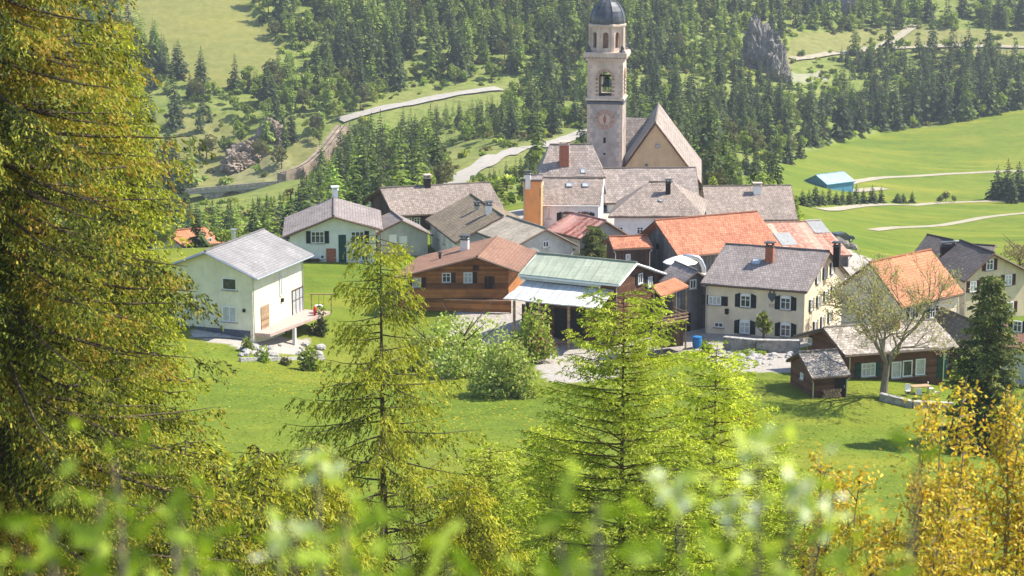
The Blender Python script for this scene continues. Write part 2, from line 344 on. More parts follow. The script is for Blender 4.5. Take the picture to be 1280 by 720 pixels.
ax, ay = warp(CP[:, 0], CP[:, 1]); N = len(CP)
A = phi((ax[:, None] - ax) ** 2 + (ay[:, None] - ay) ** 2) + np.eye(N) * .0008
Pm = np.stack([np.ones(N), ax, ay], 1)
W_ = np.linalg.solve(np.block([[A, Pm], [Pm.T, np.zeros((3, 3))]]), np.concatenate([CP[:, 2], np.zeros(3)]))
def rbf(X, Y):
    sh = np.shape(X); X = np.ravel(X); Y = np.ravel(Y); out = np.empty(len(X))
    for s in range(0, len(X), 20000):
        x, y = warp(X[s:s + 20000], Y[s:s + 20000])
        out[s:s + 20000] = phi((x[:, None] - ax) ** 2 + (y[:, None] - ay) ** 2) @ W_[:N] + W_[N] + W_[N + 1] * x + W_[N + 2] * y
    return out.reshape(sh)
def vnoise(X, Y, s, seed=0):   # smooth value noise
    x = X / s + seed * 17.3; y = Y / s + seed * 9.1; xi = np.floor(x).astype(int); yi = np.floor(y).astype(int); fx = x - xi; fy = y - yi
    fx = fx * fx * (3 - 2 * fx); fy = fy * fy * (3 - 2 * fy)
    def h(a, b):
        q = (a * 374761393 + b * 668265263 + seed * 1442695041) & 0x7fffffff; q = ((q ^ (q >> 13)) * 1274126177) & 0x7fffffff; return ((q ^ (q >> 16)) & 0xffff) / 65535.0
    return (h(xi, yi) * (1 - fx) + h(xi + 1, yi) * fx) * (1 - fy) + (h(xi, yi + 1) * (1 - fx) + h(xi + 1, yi + 1) * fx) * fy
def fbm(X, Y, s, seed=0, o=4):
    t = 0; a = .5
    for i in range(o): t = t + a * (vnoise(X, Y, s / 2 ** i, seed + i) - .5); a *= .5
    return t
def inpoly(px, py, poly):
    ins = np.zeros(np.shape(px), bool); n = len(poly)
    for i in range(n):
        x1, y1 = poly[i]; x2, y2 = poly[(i + 1) % n]
        if y1 == y2: continue
        c = ((y1 > py) != (y2 > py)) & (px < (x2 - x1) * (py - y1) / (y2 - y1) + x1); ins ^= c
    return ins
RD = np.concatenate([np.linspace(-40, 0, 12)[:-1], np.linspace(0, 20, 24)[:-1], np.linspace(20, 130, 90)[:-1], np.linspace(130, 290, 215)[:-1], np.linspace(290, 980, 330)[:-1], np.linspace(980, 1700, 50)])
UC = np.linspace(-.46, .46, 420)
GU, GD = np.meshgrid(UC, RD); GX = GU * (GD + 62); GY = GD
GZ = rbf(GX, GY)
POLY = dict(
 hillmeadow=[(150, -60), (150, 30), (205, 60), (235, 118), (300, 108), (345, 85), (352, 60), (318, 20), (300, -60)],
 slope=[(222, 130), (260, 150), (300, 170), (350, 190), (400, 165), (420, 215), (330, 228), (240, 238), (215, 200)],
 rightmeadow=[(850, 245), (905, 228), (960, 212), (1002, 190), (1030, 183), (1100, 166), (1180, 156), (1250, 143), (1400, 100), (1400, 420), (1040, 420), (1010, 300), (960, 250)],
 terrace=[(1000, 42), (1080, 40), (1150, 38), (1400, 35), (1400, 78), (1150, 62), (1080, 66), (1000, 80), (940, 100)],
 patch=[(485, 118), (560, 108), (700, 92), (735, 84), (735, 98), (640, 112), (560, 128), (500, 140), (470, 132)],
 patch2=[(520, 165), (560, 172), (590, 190), (640, 178), (735, 165), (735, 185), (650, 200), (600, 228), (560, 232), (540, 205), (505, 180)],
 rockL=[(285, 195), (300, 180), (330, 178), (352, 195), (372, 212), (350, 226), (290, 226)],
 rockR=[(985, 88), (1035, 92), (1040, 104), (990, 106)],
 track=[(345, 218), (380, 208), (405, 186), (425, 158), (436, 160), (420, 188), (395, 212), (352, 226)])
# broken ground on the far side, rock outcrops raised
PX, PY = projA(np.stack([GX.ravel(), GY.ravel(), GZ.ravel()], 1)); PX = PX.reshape(GX.shape); PY = PY.reshape(GX.shape)
far = GD > 300
jx = PX + fbm(GX, GY, 14, 3) * 22; jy = PY + fbm(GX, GY, 14, 8) * 14
mk = {k: inpoly(jx, jy, p) & far for k, p in POLY.items()}
rough = far & ~mk['rightmeadow'] & ~mk['hillmeadow']
GZ = GZ + np.where(rough, fbm(GX, GY, 40, 5) * 7, fbm(GX, GY, 30, 6) * .6 * np.clip((GD - 20) / 60, 0, 1) * (np.abs(GD - 215) > 45))
GZ = GZ + np.where(mk['rockL'] | mk['rockR'], np.abs(fbm(GX, GY, 7, 9, 5)) * 6, 0)
GZ = GZ - 8 * np.exp(-((GD - 578) / 16.0) ** 2) / (1 + np.exp((GX + 68) / 4.0))
def hgt(x, y):
    fd = np.interp(y, RD, np.arange(len(RD))); fu = (x / (y + 62) - UC[0]) / (UC[1] - UC[0])
    i = int(np.clip(fd, 0, len(RD) - 2)); j = int(np.clip(fu, 0, len(UC) - 2)); a = fd - i; b = min(max(fu - j, 0), 1)
    return float((GZ[i, j] * (1 - b) + GZ[i, j + 1] * b) * (1 - a) + (GZ[i + 1, j] * (1 - b) + GZ[i + 1, j + 1] * b) * a)
def hit(px, py, D0=60, D1=1600):
    d = rdir(px, py); D = D0; st = 2.0
    while D < D1:
        p = CAM + d * (D / d[1])
        if p[2] < hgt(p[0], p[1]):
            for _ in range(8):
                st /= 2; D -= st if CAM[2] + d[2] * D / d[1] < hgt(d[0] * D / d[1], D) else -st
            break
        D += st
    p = CAM + d * (D / d[1]); p[2] = hgt(p[0], p[1]); return p
# masks
nearveg = ~far
kx = PX + fbm(GX, GY, 3, 31) * 16; ky = PY + fbm(GX, GY, 3, 37) * 9
gravel = (inpoly(kx, ky, [(600, 402), (700, 408), (775, 412), (770, 470), (735, 482), (690, 476), (660, 450)]) & (GD < 200) & (GD > 160)) \
    | ((GX > -6) & (GX < 44) & (GY > 187 + fbm(GX, GY, 10, 2) * 6) & (GY < 285)) | (inpoly(jx, jy, [(880, 428), (1000, 436), (1010, 462), (930, 462), (880, 450)]) & ~far) \
    | (inpoly(kx, ky, [(240, 412), (318, 418), (385, 425), (380, 440), (330, 446), (300, 436), (240, 421)]) & ~far & (GD > 160))
cols = np.zeros(GX.shape + (4,), np.float32); cols[..., 3] = 1
cols[..., 0] = np.where((nearveg & ~((GX < -10) & (GD > 243))) | mk['rightmeadow'] | mk['hillmeadow'], 1, 0)   # meadow
cols[..., 1] = np.where(gravel, 1, np.where(mk['rockR'], .5, np.where(mk['rockL'], .12, 0)))   # bare stone
cols[..., 2] = np.where(mk['hillmeadow'] | mk['slope'] | mk['rockL'] | mk['track'] | mk['terrace'], 1, np.where(mk['patch'] | mk['patch2'], .45, 0))   # dry grass
gm = (np.arange(GX.shape[0] - 1)[:, None] * GX.shape[1] + np.arange(GX.shape[1] - 1)).ravel(); nc = GX.shape[1]
FQ = np.stack([gm, gm + 1, gm + nc + 1, gm + nc], 1)
M['ground'], n, b = newmat('alpine_ground', .95, .1)
at = nd(n, 'ShaderNodeVertexColor', layer_name='leafcol'); sp = nd(n, 'ShaderNodeSeparateColor'); n.links.new(at.outputs[0], sp.inputs[0])
tc = nd(n, 'ShaderNodeTexCoord').outputs['Object']
f1 = noise_fac(n, .035, 6, tc); f2 = noise_fac(n, .35, 8, tc, .7); f3 = noise_fac(n, 3.5, 6, tc, .75)
scrub = ramp(n, f2, [(.3, (.09, .12, .03)), (.5, (.18, .22, .05)), (.7, (.27, .26, .09))])
mead = ramp(n, f1, [(.35, (.115, .175, .022)), (.55, (.15, .20, .026)), (.7, (.20, .22, .035))])
mead = mixc(n, 1, mead, ramp(n, f2, [(.3, (.72, .76, .7)), (.7, (1.18, 1.14, 1.1))]), 'MULTIPLY')
mead = mixc(n, 1, mead, ramp(n, f3, [(.3, (.7, .74, .66)), (.7, (1.25, 1.2, 1.1))]), 'MULTIPLY')
mp = nd(n, 'ShaderNodeMapping'); mp.inputs['Scale'].default_value = (.03, .12, .1); n.links.new(tc, mp.inputs[0])
f4 = noise_fac(n, 1, 5, mp.outputs[0], .6); mead = mixc(n, ramp(n, f4, [(.5, (0,) * 3), (.68, (.55,) * 3)]), mead, (.27, .26, .03))
dry = ramp(n, f2, [(.3, (.17, .17, .055)), (.7, (.29, .245, .11))])
stone = ramp(n, f3, [(.3, (.26, .23, .20)), (.7, (.52, .48, .44))])
q = mixc(n, sp.outputs[0], scrub, mead); dm = nd(n, 'ShaderNodeMath', operation='MULTIPLY'); dm.inputs[1].default_value = .6; n.links.new(sp.outputs[2], dm.inputs[0])
q = mixc(n, dm.outputs[0], q, dry); q = mixc(n, sp.outputs[1], q, stone); n.links.new(q, b.inputs['Base Color']); bump(n, b, f3, .6, .25)
gme = npmesh('ground', np.stack([GX, GY, GZ], -1).reshape(-1, 3), FQ, M['ground'], cols[..., :3].reshape(-1, 3))
gme.polygons.foreach_set('use_smooth', [True] * len(gme.polygons))
tag(mobj('ground', gme), 'valley floor and hillsides of meadow, scrub and bare rock', 'ground', kind='structure')

# ---------------------------------------------------------------- roads
def ribbon(name, pxl, width, mat, label, lift=.12, world=False, cat='road'):
    P = [np.array(hit(*p)) if not world else np.array(p) for p in pxl]
    Q = []
    for i in range(len(P) - 1):
        k = max(2, int(np.linalg.norm(P[i + 1] - P[i]) / 3))
        for j in range(k): Q.append(P[i] * (1 - j / k) + P[i + 1] * j / k)
    Q.append(P[-1]); Q = np.array(Q)
    for _ in range(12): Q[1:-1, :2] = (Q[:-2, :2] + 2 * Q[1:-1, :2] + Q[2:, :2]) / 4
    V = []; nx = 4
    for i in range(len(Q)):
        t = Q[min(i + 1, len(Q) - 1)] - Q[max(i - 1, 0)]; s = np.array([t[1], -t[0], 0]); s /= np.linalg.norm(s) + 1e-9
        hs = [hgt(*(Q[i] + s * width * (j / nx - .5))[:2]) for j in range(nx + 1)]
        z = max(hs) + lift if lift > 0.05 else None
        for j in range(nx + 1):
            p = Q[i] + s * width * (j / nx - .5); V.append((p[0], p[1], (hs[j] * .8 + max(hs) * .2 + lift * .6)))
    F = [(i * (nx + 1) + j, i * (nx + 1) + j + 1, (i + 1) * (nx + 1) + j + 1, (i + 1) * (nx + 1) + j) for i in range(len(Q) - 1) for j in range(nx)]
    me = npmesh(name, V, F, mat); return tag(mobj(name, me), label, cat, kind='structure')
ribbon('road', [(655, 186), (640, 190), (620, 197), (603, 206), (590, 214), (578, 224), (566, 236), (560, 250)], 5.5, M['asphalt'], 'pale valley road curving down behind the large brown barn roof', .5)
ribbon('road', [(740, 163), (720, 172), (690, 180), (660, 186)], 5.5, M['asphalt'], 'pale road stretch just left of the bell tower', .5)
ribbon('road', [(425, 152), (448, 145), (470, 139), (500, 133), (525, 126), (560, 120), (590, 116), (625, 112)], 5.5, M['asphalt'], 'pale road crossing the hillside at the forest foot', .8)
ribbon('path', [(990, 75), (1030, 70), (1060, 66), (1100, 61), (1160, 58), (1220, 58), (1290, 60)], 4, M['track'], 'gravel path along the hillside terrace', .7)
ribbon('path', [(1095, 62), (1115, 52), (1132, 42), (1145, 30)], 4, M['track'], 'gravel path climbing from the terrace into the forest', .7)
ribbon('path', [(1042, 234), (1070, 227), (1110, 221), (1180, 217), (1250, 214), (1300, 213)], 3.2, M['track'], 'pale farm track from the blue barn across the meadow')
ribbon('path', [(1062, 239), (1085, 237), (1106, 235.5)], 3.6, M['track'], 'short pale concrete strip beside the blue barn')
ribbon('path', [(1025, 262), (1060, 259), (1100, 256), (1160, 253), (1230, 252), (1300, 250)], 3, M['track'], 'pale lane running behind the conifer hedge')
ribbon('path', [(1090, 288), (1140, 284), (1200, 278), (1250, 270), (1300, 262)], 2.6, M['track'], 'narrow path curving over the lower right meadow')
ribbon('path', [(240, 420), (270, 420), (300, 422), (318, 425)], 1.6, M['concrete'], 'pale paved strip along the cream house')

# ---------------------------------------------------------------- houses
def uvsolid(name, quads, mat, parent, org, th=.2):
    """roof: list of (top polygon, eave-edge index) made solid; uv in metres along / down the slope"""
    me = bpy.data.meshes.new(name); V = []; F = []; UVs = []
    for P in quads:
        P = [np.array(p, float) for p in P]; e = P[1] - P[0]; L = np.linalg.norm(e); e = e / L     # P0-P1 is the eave
        nrm = np.cross(P[1] - P[0], P[2] - P[0]); nrm /= np.linalg.norm(nrm)
        if nrm[2] < 0: nrm = -nrm
        up = np.cross(nrm, e)
        if up[2] < 0: up = -up
        k = len(P); b = len(V); dn = np.array([0, 0, -th])
        V += [tuple(p - org) for p in P] + [tuple(p + dn - org) for p in P]
        uv = [((p - P[0]) @ e + 50, (p - P[0]) @ up + 50) for p in P]
        F.append(tuple(b + i for i in range(k))); UVs.append(uv)
        F.append(tuple(b + k + i for i in range(k))[::-1]); UVs.append(uv[::-1])
        for i in range(k):
            j = (i + 1) % k; F.append((b + i, b + k + i, b + k + j, b + j)); UVs.append([uv[i], uv[i], uv[j], uv[j]])
    me.from_pydata(V, [], F); ul = me.uv_layers.new(name='UVMap'); i = 0
    for u in UVs:
        for q in u: ul.data[i].uv = q; i += 1
    me.materials.append(mat); me.update()
    bm = bmesh.new(); bm.from_mesh(me); bmesh.ops.subdivide_edges(bm, edges=[e for e in bm.edges if e.calc_length() > 1.0], cuts=7, use_grid_fill=True)
    for v in bm.verts:
        q = v.co + Vector(tuple(float(t) for t in org)); v.co.z += .07 * mnoise.noise(q * .45) + .05 * mnoise.noise(q * 1.1)
    bm.to_mesh(me); bm.free()
    o = bpy.data.objects.new(name, me); col.objects.link(o)
    if parent: o.parent = parent
    return o
def unit3(v): v = np.array(v, float); v[2] = 0; return v / (np.linalg.norm(v) + 1e-9)
class House:
    def __init__(s, key, name, label, cat, wall, roof, hip=(0, 0), ov=.6, gov=.6, group=None, th=.22, z0=None, wallmat2=None, down=2.5, trim=None, noroof=False):
        s.q = HQ[key] if isinstance(key, str) else key
        x, y, rot, L, Wf, Wb, zf, zk, zr, zg, sk = s.q; s.ov = ov; s.gov = gov
        if z0 is not None: zg = z0
        s.zg = zg; s.org = np.array([x, y, zg]); s.hip = hip
        s.root = empty(name, s.org, label, cat, group)
        c, sn = math.cos(rot), math.sin(rot)
        def w(a, b, z): a = a + sk * b; return np.array([x + c * a - sn * b, y + sn * a + c * b, z])
        s.w = w; Lh = L / 2
        s.C = {'fl': w(-Lh + gov, -Wf + ov, 0), 'fr': w(Lh - gov, -Wf + ov, 0), 'br': w(Lh - gov, Wb - ov, 0), 'bl': w(-Lh + gov, Wb - ov, 0)}
        tf = zr - (zr - zf) * (Wf - ov) / Wf - th; tb = zr - (zr - zk) * (Wb - ov) / Wb - th; s.tf, s.tb = tf, tb
        mb = MB(s.org); bz = zg - down
        def at(p, z): q = p.copy(); q[2] = z; return q
        C = s.C; ft = {'f': ('fl', 'fr'), 'r': ('fr', 'br'), 'b': ('br', 'bl'), 'l': ('bl', 'fl')}; s.ft = ft
        top = {'fl': tf, 'fr': tf, 'bl': tb, 'br': tb}
        apl = w(-Lh + gov, 0, zr - th - .02); apr = w(Lh - gov, 0, zr - th - .02)
        for k, (p, q) in ft.items():
            P = [at(C[p], bz), at(C[q], bz), at(C[q], top[q] - .02), at(C[p], top[p] - .02)]
            if k == 'r' and hip[1] == 0: P.insert(3, apr)
            if k == 'l' and hip[0] == 0: P.insert(3, apl)
            mb.poly(P)
        s.walls = mb.build('wall', wall, s.root)
        if noroof: return
        # roof
        E_ = {k: w(a * Lh, b, z) for k, a, b, z in (('fl', -1, -Wf, zf), ('fr', 1, -Wf, zf), ('bl', -1, Wb, zk), ('br', 1, Wb, zk))}
        Rl, Rr = w(-Lh + hip[0], 0, zr), w(Lh - hip[1], 0, zr); s.E, s.Rl, s.Rr = E_, Rl, Rr
        qs = [[E_['fl'], E_['fr'], Rr, Rl], [E_['br'], E_['bl'], Rl, Rr]]
        if hip[0]: qs.append([E_['bl'], E_['fl'], Rl])
        if hip[1]: qs.append([E_['fr'], E_['br'], Rr])
        s.roof = uvsolid('roof', qs, roof, s.root, s.org, th)
        # barge boards, gutter and ridge caps
        t = MB(s.org)
        if not hip[0]:
            for a, b in (('fl', 'Rl'), ('bl', 'Rl')): t.tube([E_[a] + [0, 0, -.13], Rl + [0, 0, -.13]], .11, 4)
        if not hip[1]:
            for a in ('fr', 'br'): t.tube([E_[a] + [0, 0, -.13], Rr + [0, 0, -.13]], .11, 4)
        for a, b in (('fl', 'fr'), ('bl', 'br')): t.tube([E_[a] + [0, 0, -.16], E_[b] + [0, 0, -.16]], .09, 6)
        t.build('roof_trim', trim or M['darkframe'], s.root)
        for a in ('fl', 'fr'):
            q = s.C[a]; o2 = unit3(q - (s.C['bl'] if a == 'fl' else s.C['br'])) * .1; dp = MB(s.org)
            dp.tube([(q[0] + o2[0], q[1] + o2[1], zg - .6), (q[0] + o2[0], q[1] + o2[1], tf - .5), (*(E_[a][:2] * .8 + q[:2] * .2), zf - .25)], .055, 6).build('downpipe', M['metal'], s.root)
        rc = MB(s.org); rc.tube([Rl + [0, 0, .03], Rr + [0, 0, .03]], .11, 6); rc.build('ridge_cap', roof, s.root)
    def face(s, k):
        p, q = s.ft[k]; P = s.C[p]; e = s.C[q] - P; L = np.linalg.norm(e); e = e / L; n = np.array([e[1], -e[0], 0]); return P, e, n, L
    def wp(s, k, px, py):
        P, e, n, L = s.face(k); d = rdir(px, py); t = ((P - CAM) @ n) / (d @ n); return CAM + d * t
    def window(s, k, px, py, w_=1.0, h=1.2, sh=None, frame='frame', pane='glass', arch=False, mull=1, sill=True, bars=1, z=None, name='window', side='both'):
        P0, e, n, L = s.face(k); c = s.wp(k, px, py); Z = np.array([0, 0, 1.])
        if z is not None: c[2] = z
        o = c; mb = MB(s.org)
        if pane == 'glass' and int(px * 7 + py * 3) % 5 < 2: pane = 'curtain'
        f = .09
        def R_(cx, cz, ww, hh, d0, d1, m=mb): m.box(o + e * cx + Z * cz + n * (d0 + d1) / 2, (ww, hh, d1 - d0), ax=(e, Z, n))
        R_(0, h / 2 - f / 2, w_, f, -.02, .09); R_(0, -h / 2 + f / 2, w_, f, -.02, .09)
        for sx in (-1, 1): R_(sx * (w_ / 2 - f / 2), 0, f, h - 2 * f, -.02, .09)
        if arch: mb.prism([o + e * (w_ / 2 * math.cos(t)) + Z * (h / 2 + .22 * math.sin(t)) - n * .02 for t in np.linspace(0, math.pi, 9)], n * .1)
        for i in range(mull): R_(-w_ / 2 + w_ * (i + 1) / (mull + 1), 0, .07, h - 2 * f, -.02, .06)
        if bars: R_(0, h * .12, w_ - 2 * f, .05, -.02, .055)
        fr = mb.build(name, M[frame], s.root)
        pb = MB(s.org); R_(0, 0, w_ - 2 * f + .01, h - 2 * f + .01, -.02, .02, pb); pb.build('pane', M[pane], fr)
        if sill:
            sb = MB(s.org); R_(0, -h / 2 - .05, w_ + .2, .08, -.01, .16, sb); sb.build('sill', M['stone'] if frame != 'darkframe' else M['darkframe'], fr)
        if sh:
            for sx in (-1, 1):
                if side == 'right' and sx < 0 or side == 'left' and sx > 0: continue
                q = MB(s.org); sw = w_ * .5 if w_ < 1.3 else .5
                R_(sx * (w_ / 2 + sw / 2 + .03), 0, sw, h + .06, .0, .06, q)
                for zz in np.linspace(-h / 2 + .1, h / 2 - .1, 7): R_(sx * (w_ / 2 + sw / 2 + .03), zz, sw * .8, .06, .06, .085, q)
                if arch: q.prism([o + e * (sx * (w_ / 2 + .03)) + Z * (h / 2 + .03), o + e * (sx * (w_ / 2 + .03 + sw)) + Z * (h / 2 + .03), o + e * (sx * (w_ / 2 + .03)) + Z * (h / 2 + .2)], n * .06)
                q.build('shutter', M[sh], fr)
        return fr
    def plate(s, k, px, py, w_, h, mat, name, d=.08, label=None, z=None):
        P0, e, n, L = s.face(k); c = s.wp(k, px, py); Z = np.array([0, 0, 1.])
        if z is not None: c[2] = z
        mb = MB(s.org); mb.box(c + n * d / 2, (w_, h, d), ax=(e, Z, n)); o = mb.build(name, M[mat] if isinstance(mat, str) else mat, s.root)
        if label: o['label'] = label
        return o
    def door(s, k, px, py, w_=1.0, h=2.1, mat='darkframe', z=None):
        o = s.plate(k, px, py, w_, h, mat, 'door', .06, z=z); P0, e, n, L = s.face(k); c = s.wp(k, px, py)
        if z is not None: c[2] = z
        hb = MB(s.org); hb.box(c + n * .12 + e * w_ * .36, (.05, .2, .08), ax=(e, np.array([0, 0, 1.]), n)); hb.build('handle', M['metal'], o); return o
    def onroof(s, px, py, side='f'):
        """point where the camera ray meets one roof slope, and that slope's frame"""
        E_ = s.E
        if side == 'f': a, b, c = E_['fl'], E_['fr'], s.Rr
        elif side == 'b': a, b, c = E_['br'], E_['bl'], s.Rl
        elif side == 'l': a, b, c = E_['bl'], E_['fl'], s.Rl
        else: a, b, c = E_['fr'], E_['br'], s.Rr
        n = np.cross(b - a, c - a); n /= np.linalg.norm(n); n = n if n[2] > 0 else -n
        d = rdir(px, py); t = ((a - CAM) @ n) / (d @ n); e = (b - a) / np.linalg.norm(b - a); return CAM + d * t, e, np.cross(n, e), n
    def chimney(s, px, py, side='f', size=(.8, .7), h=1.6, mat='greyplaster', cap='lead', down=1.2, rz=None):
        p, e, u, n = s.onroof(px, py, side); rz = s.q[2] if rz is None else rz
        mb = MB(s.org); mb.box(p + [0, 0, (h - down) / 2], (size[0], size[1], h + down), rz); o = mb.build('chimney', M[mat] if isinstance(mat, str) else mat, s.roof)
        cb = MB(s.org); zt = p[2] + h
        for a in (-1, 1):
            for b in (-1, 1):
                off = np.array([math.cos(rz) * a * size[0] * .38 - math.sin(rz) * b * size[1] * .38, math.sin(rz) * a * size[0] * .38 + math.cos(rz) * b * size[1] * .38, 0])
                cb.box(np.array([p[0], p[1], zt + .12]) + off, (.1, .1, .24), rz)
        cb.box((p[0], p[1], zt + .29), (size[0] + .25, size[1] + .25, .1), rz); cb.box((p[0], p[1], zt - .08), (size[0] + .12, size[1] + .12, .12), rz)
        cb.build('chimney_cap', M[cap], s.roof); return o
    def skylight(s, px, py, side='f', w_=.8, h=1.0):
        p, e, u, n = s.onroof(px, py, side); mb = MB(s.org)
        for cx, cy, a, b in ((0, h / 2, w_, .1), (0, -h / 2, w_, .1), (w_ / 2, 0, .1, h), (-w_ / 2, 0, .1, h)): mb.box(p + e * cx + u * cy + n * .06, (a, b, .16), ax=(e, u, n))
        o = mb.build('skylight', M['metal'], s.roof); g = MB(s.org); g.box(p + n * .04, (w_ - .08, h - .08, .12), ax=(e, u, n)); g.build('skylight_pane', M['curtain'], s.roof); return o

# --- cream house, left
h = House('cream', 'cream_house', 'pale cream two storey house with light grey gable roof and cantilevered terrace slab', 'house', M['cream'], M['slatelight'], ov=.9, gov=.8, down=4, trim=M['metal'])
h.window('l', 287, 355, 1.5, 1.15, bars=0, mull=0); h.window('l', 287, 392.5, 1.5, 1.5, bars=0, mull=1, pane='curtain'); h.window('l', 242, 383, .9, .7, bars=0, mull=0)
h.plate('l', 262, 411, 8.6, .7, 'plinth', 'plinth', .04, z=h.zg - .1); h.plate('l', 305.5, 388, .22, .3, 'dark', 'wall_lamp', .2)
h.plate('f', 331, 398, 1.7, 2.5, 'woodpale', 'roller_shutter', .07, 'brown roller shutter of the terrace door'); h.window('f', 350.5, 356, .45, 2.2, bars=0, mull=0, sill=False); h.plate('f', 352, 375, .3, .35, 'dark', 'wall_lamp', .2)
h.window('f', 372, 378, 2.6, 2.9, bars=1, mull=2, pane='curtain', sill=False, frame='darkframe', name='glass_door')
P0, e_, n_, L_ = h.face('f'); Zv = np.array([0, 0, 1.])
sb = MB(h.org); zt = U(330, 421, 188.5)[2]; zt = h.zg - .25
sb.prism([P0 + e_ * .3 + n_ * .02, P0 + e_ * .3 + n_ * 1.6, P0 + e_ * (L_ + .4) + n_ * 2.8, P0 + e_ * (L_ + .4) + n_ * .02], (0, 0, .28)); 
for i in range(len(sb.v)): sb.v[i] = (sb.v[i][0], sb.v[i][1], sb.v[i][2] + zt)
h_sl = sb.build('terrace_slab', M['pinkslab'], h.root)
pb = MB(h.org)
for q in (.45, .97):
    c = P0 + e_ * (L_ * q) + n_ * 1.9; MB(h.org).box((c[0], c[1], zt - 1.5), (.3, .3, 3.0), h.q[2]).build('terrace_post', M['white'], h.root)
for (px, py, ww, hh) in ((343, 423, .5, 1.0), (357, 418, .9, 1.0), (364, 416, .8, 2.0), (352, 422, .5, 1.0)): h.window('f', px, py, ww, hh, bars=0, mull=0, sill=False)
h.chimney(292, 299, 'b', (.35, .35), .8, 'metal', 'metal')
c = P0 + e_ * (L_ - .5) + n_ * 2.0
t = empty('terrace_table', (c[0], c[1], zt + .28), 'small white table standing on the terrace slab of the cream house', 'table')
MB((c[0], c[1], zt + .28)).lathe((c[0], c[1], zt + .98), [(.42, 0), (.42, .04)], 14).build('tabletop', M['whitepaint'], t)
lg = MB((c[0], c[1], zt + .28)); lg.tube([(c[0], c[1], zt + .3), (c[0], c[1], zt + .98)], .04); lg.lathe((c[0], c[1], zt + .285), [(.25, 0), (.2, .03)], 12); lg.build('leg', M['metal'], t)
c = P0 + e_ * (L_ - 1.6) + n_ * 2.1; z_ = zt + .28
tag(MB((c[0], c[1], z_)).lathe((c[0], c[1], z_), [(.12, 0), (.16, .25), (.2, .5), (.12, .75), (.03, .95)], 10).build('closed_parasol', M['redplastic'], smooth=True), 'small red folded parasol on the terrace slab of the cream house', 'parasol')

# --- white house with shuttered gable
h = House('whitegable', 'white_house', 'white house with broad grey roof, dark shutters and a reddish door behind the lawn', 'house', M['white'], M['plumroof'], ov=.8, gov=1.0)
h.window('r', 397, 296.5, 1.5, 1.35, 'shutdark', mull=2); h.window('r', 447, 296.5, 1.5, 1.35, 'shutdark', mull=2, side='right')
h.plate('r', 428, 312, .85, 3.4, 'shutgreen', 'stair_window', .05); h.door('r', 414, 322, 1.1, 2.1, 'brick'); h.window('r', 403, 321, .5, .5, bars=0, mull=0); h.window('r', 456, 322, .8, .7, bars=0)
h.plate('r', 386, 328, 2.4, .9, 'wooddark', 'wood_store', .5)
h.chimney(419, 247, 'b', (.9, .7), 1.0, 'white', 'whitepaint')
# --- brown barn
h = House('brownbarn', 'farmhouse', 'large farmhouse with weathered grey brown roof and dark timber wall behind the white house', 'house', M['wooddark'], M['brownroof'], ov=.7, gov=.7, z0=-.5)
h.chimney(534, 232, 'f', (.7, .9), 1.1, 'dark', 'towerlight'); h.window('l', 463, 255, .6, .6, bars=0)
for px in (511, 521): h.window('f', px, 277, .8, 1.0, mull=1)
# --- steep brown roof in the middle
h = House('brownsteep', 'village_house', 'white walled house with big brown weathered roof turned towards the left', 'house', M['white'], M['brown2'], ov=.6, gov=.5, z0=-1)
for px, py in ((548, 293), (556, 299), (563, 305)): h.window('f', px, py, .8, 1.1, bars=0)
h.chimney(611, 267, 'f', (.7, .6), 1.1, 'white', 'lead'); h.chimney(596, 262, 'f', (.5, .5), .6, 'greyplaster', 'lead')
# --- small house with two bright windows, in front of the farmhouse
lp = U(496, 292, 236); HQ['leanto'] = [lp[0], 236, -1.3, 6.0, 3.2, 3.6, 3.1, 2.6, 4.5, .2, 0]
h = House('leanto', 'village_house', 'small mauve walled house with two bright windows beside the white shuttered house', 'house', M['greyplaster'], M['plumroof'], ov=.5, gov=.5)
for px, py in ((491, 299), (504, 301)): h.window('r', px, py, .9, 1.1, pane='frame', bars=0)
# --- grey gable behind the chalet
h = House('greygable', 'village_house', 'low house with tan sheet roof and plain grey gable behind the wooden chalet', 'house', M['greyplaster'], M['tanroof'], ov=.4, gov=.4)
h.window('r', 682, 305, .8, .7, bars=0)
HQ['redshed'] = [8.6, 228.5, -.95, 6.5, 3.4, 3.4, 4.0, 3.6, 5.7, 0, .1]
h = House('redshed', 'shed', 'small shed with red and white striped sheet roof left of the village spruce', 'shed', M['greyplaster'], M['redmetal'], ov=.3, gov=.3); h.window('r', 706, 306, .5, .5, bars=0)
# --- wooden chalet
h = House('chalet', 'wooden_chalet', 'log chalet of reddish timber with wide red brown roof in the village centre', 'chalet', M['woodred'], M['copper'], ov=1.3, gov=1.3, z0=0)
h.window('r', 521, 353, .9, 1.0, 'wooddark'); h.window('r', 558, 347, .9, 1.0, 'wooddark', side='right'); h.window('r', 585, 347, .9, 1.1, 'wooddark', side='right', pane='curtain')
h.door('r', 612, 358, 1.0, 2.1, 'wooddark'); h.plate('r', 595, 335, .6, .5, 'wooddark', 'attic_hatch', .05)
h.chimney(581, 312, 'f', (.8, .8), 1.2, 'white', 'lead'); h.chimney(550, 323, 'f', (.2, .2), .35, 'dark', 'lead')
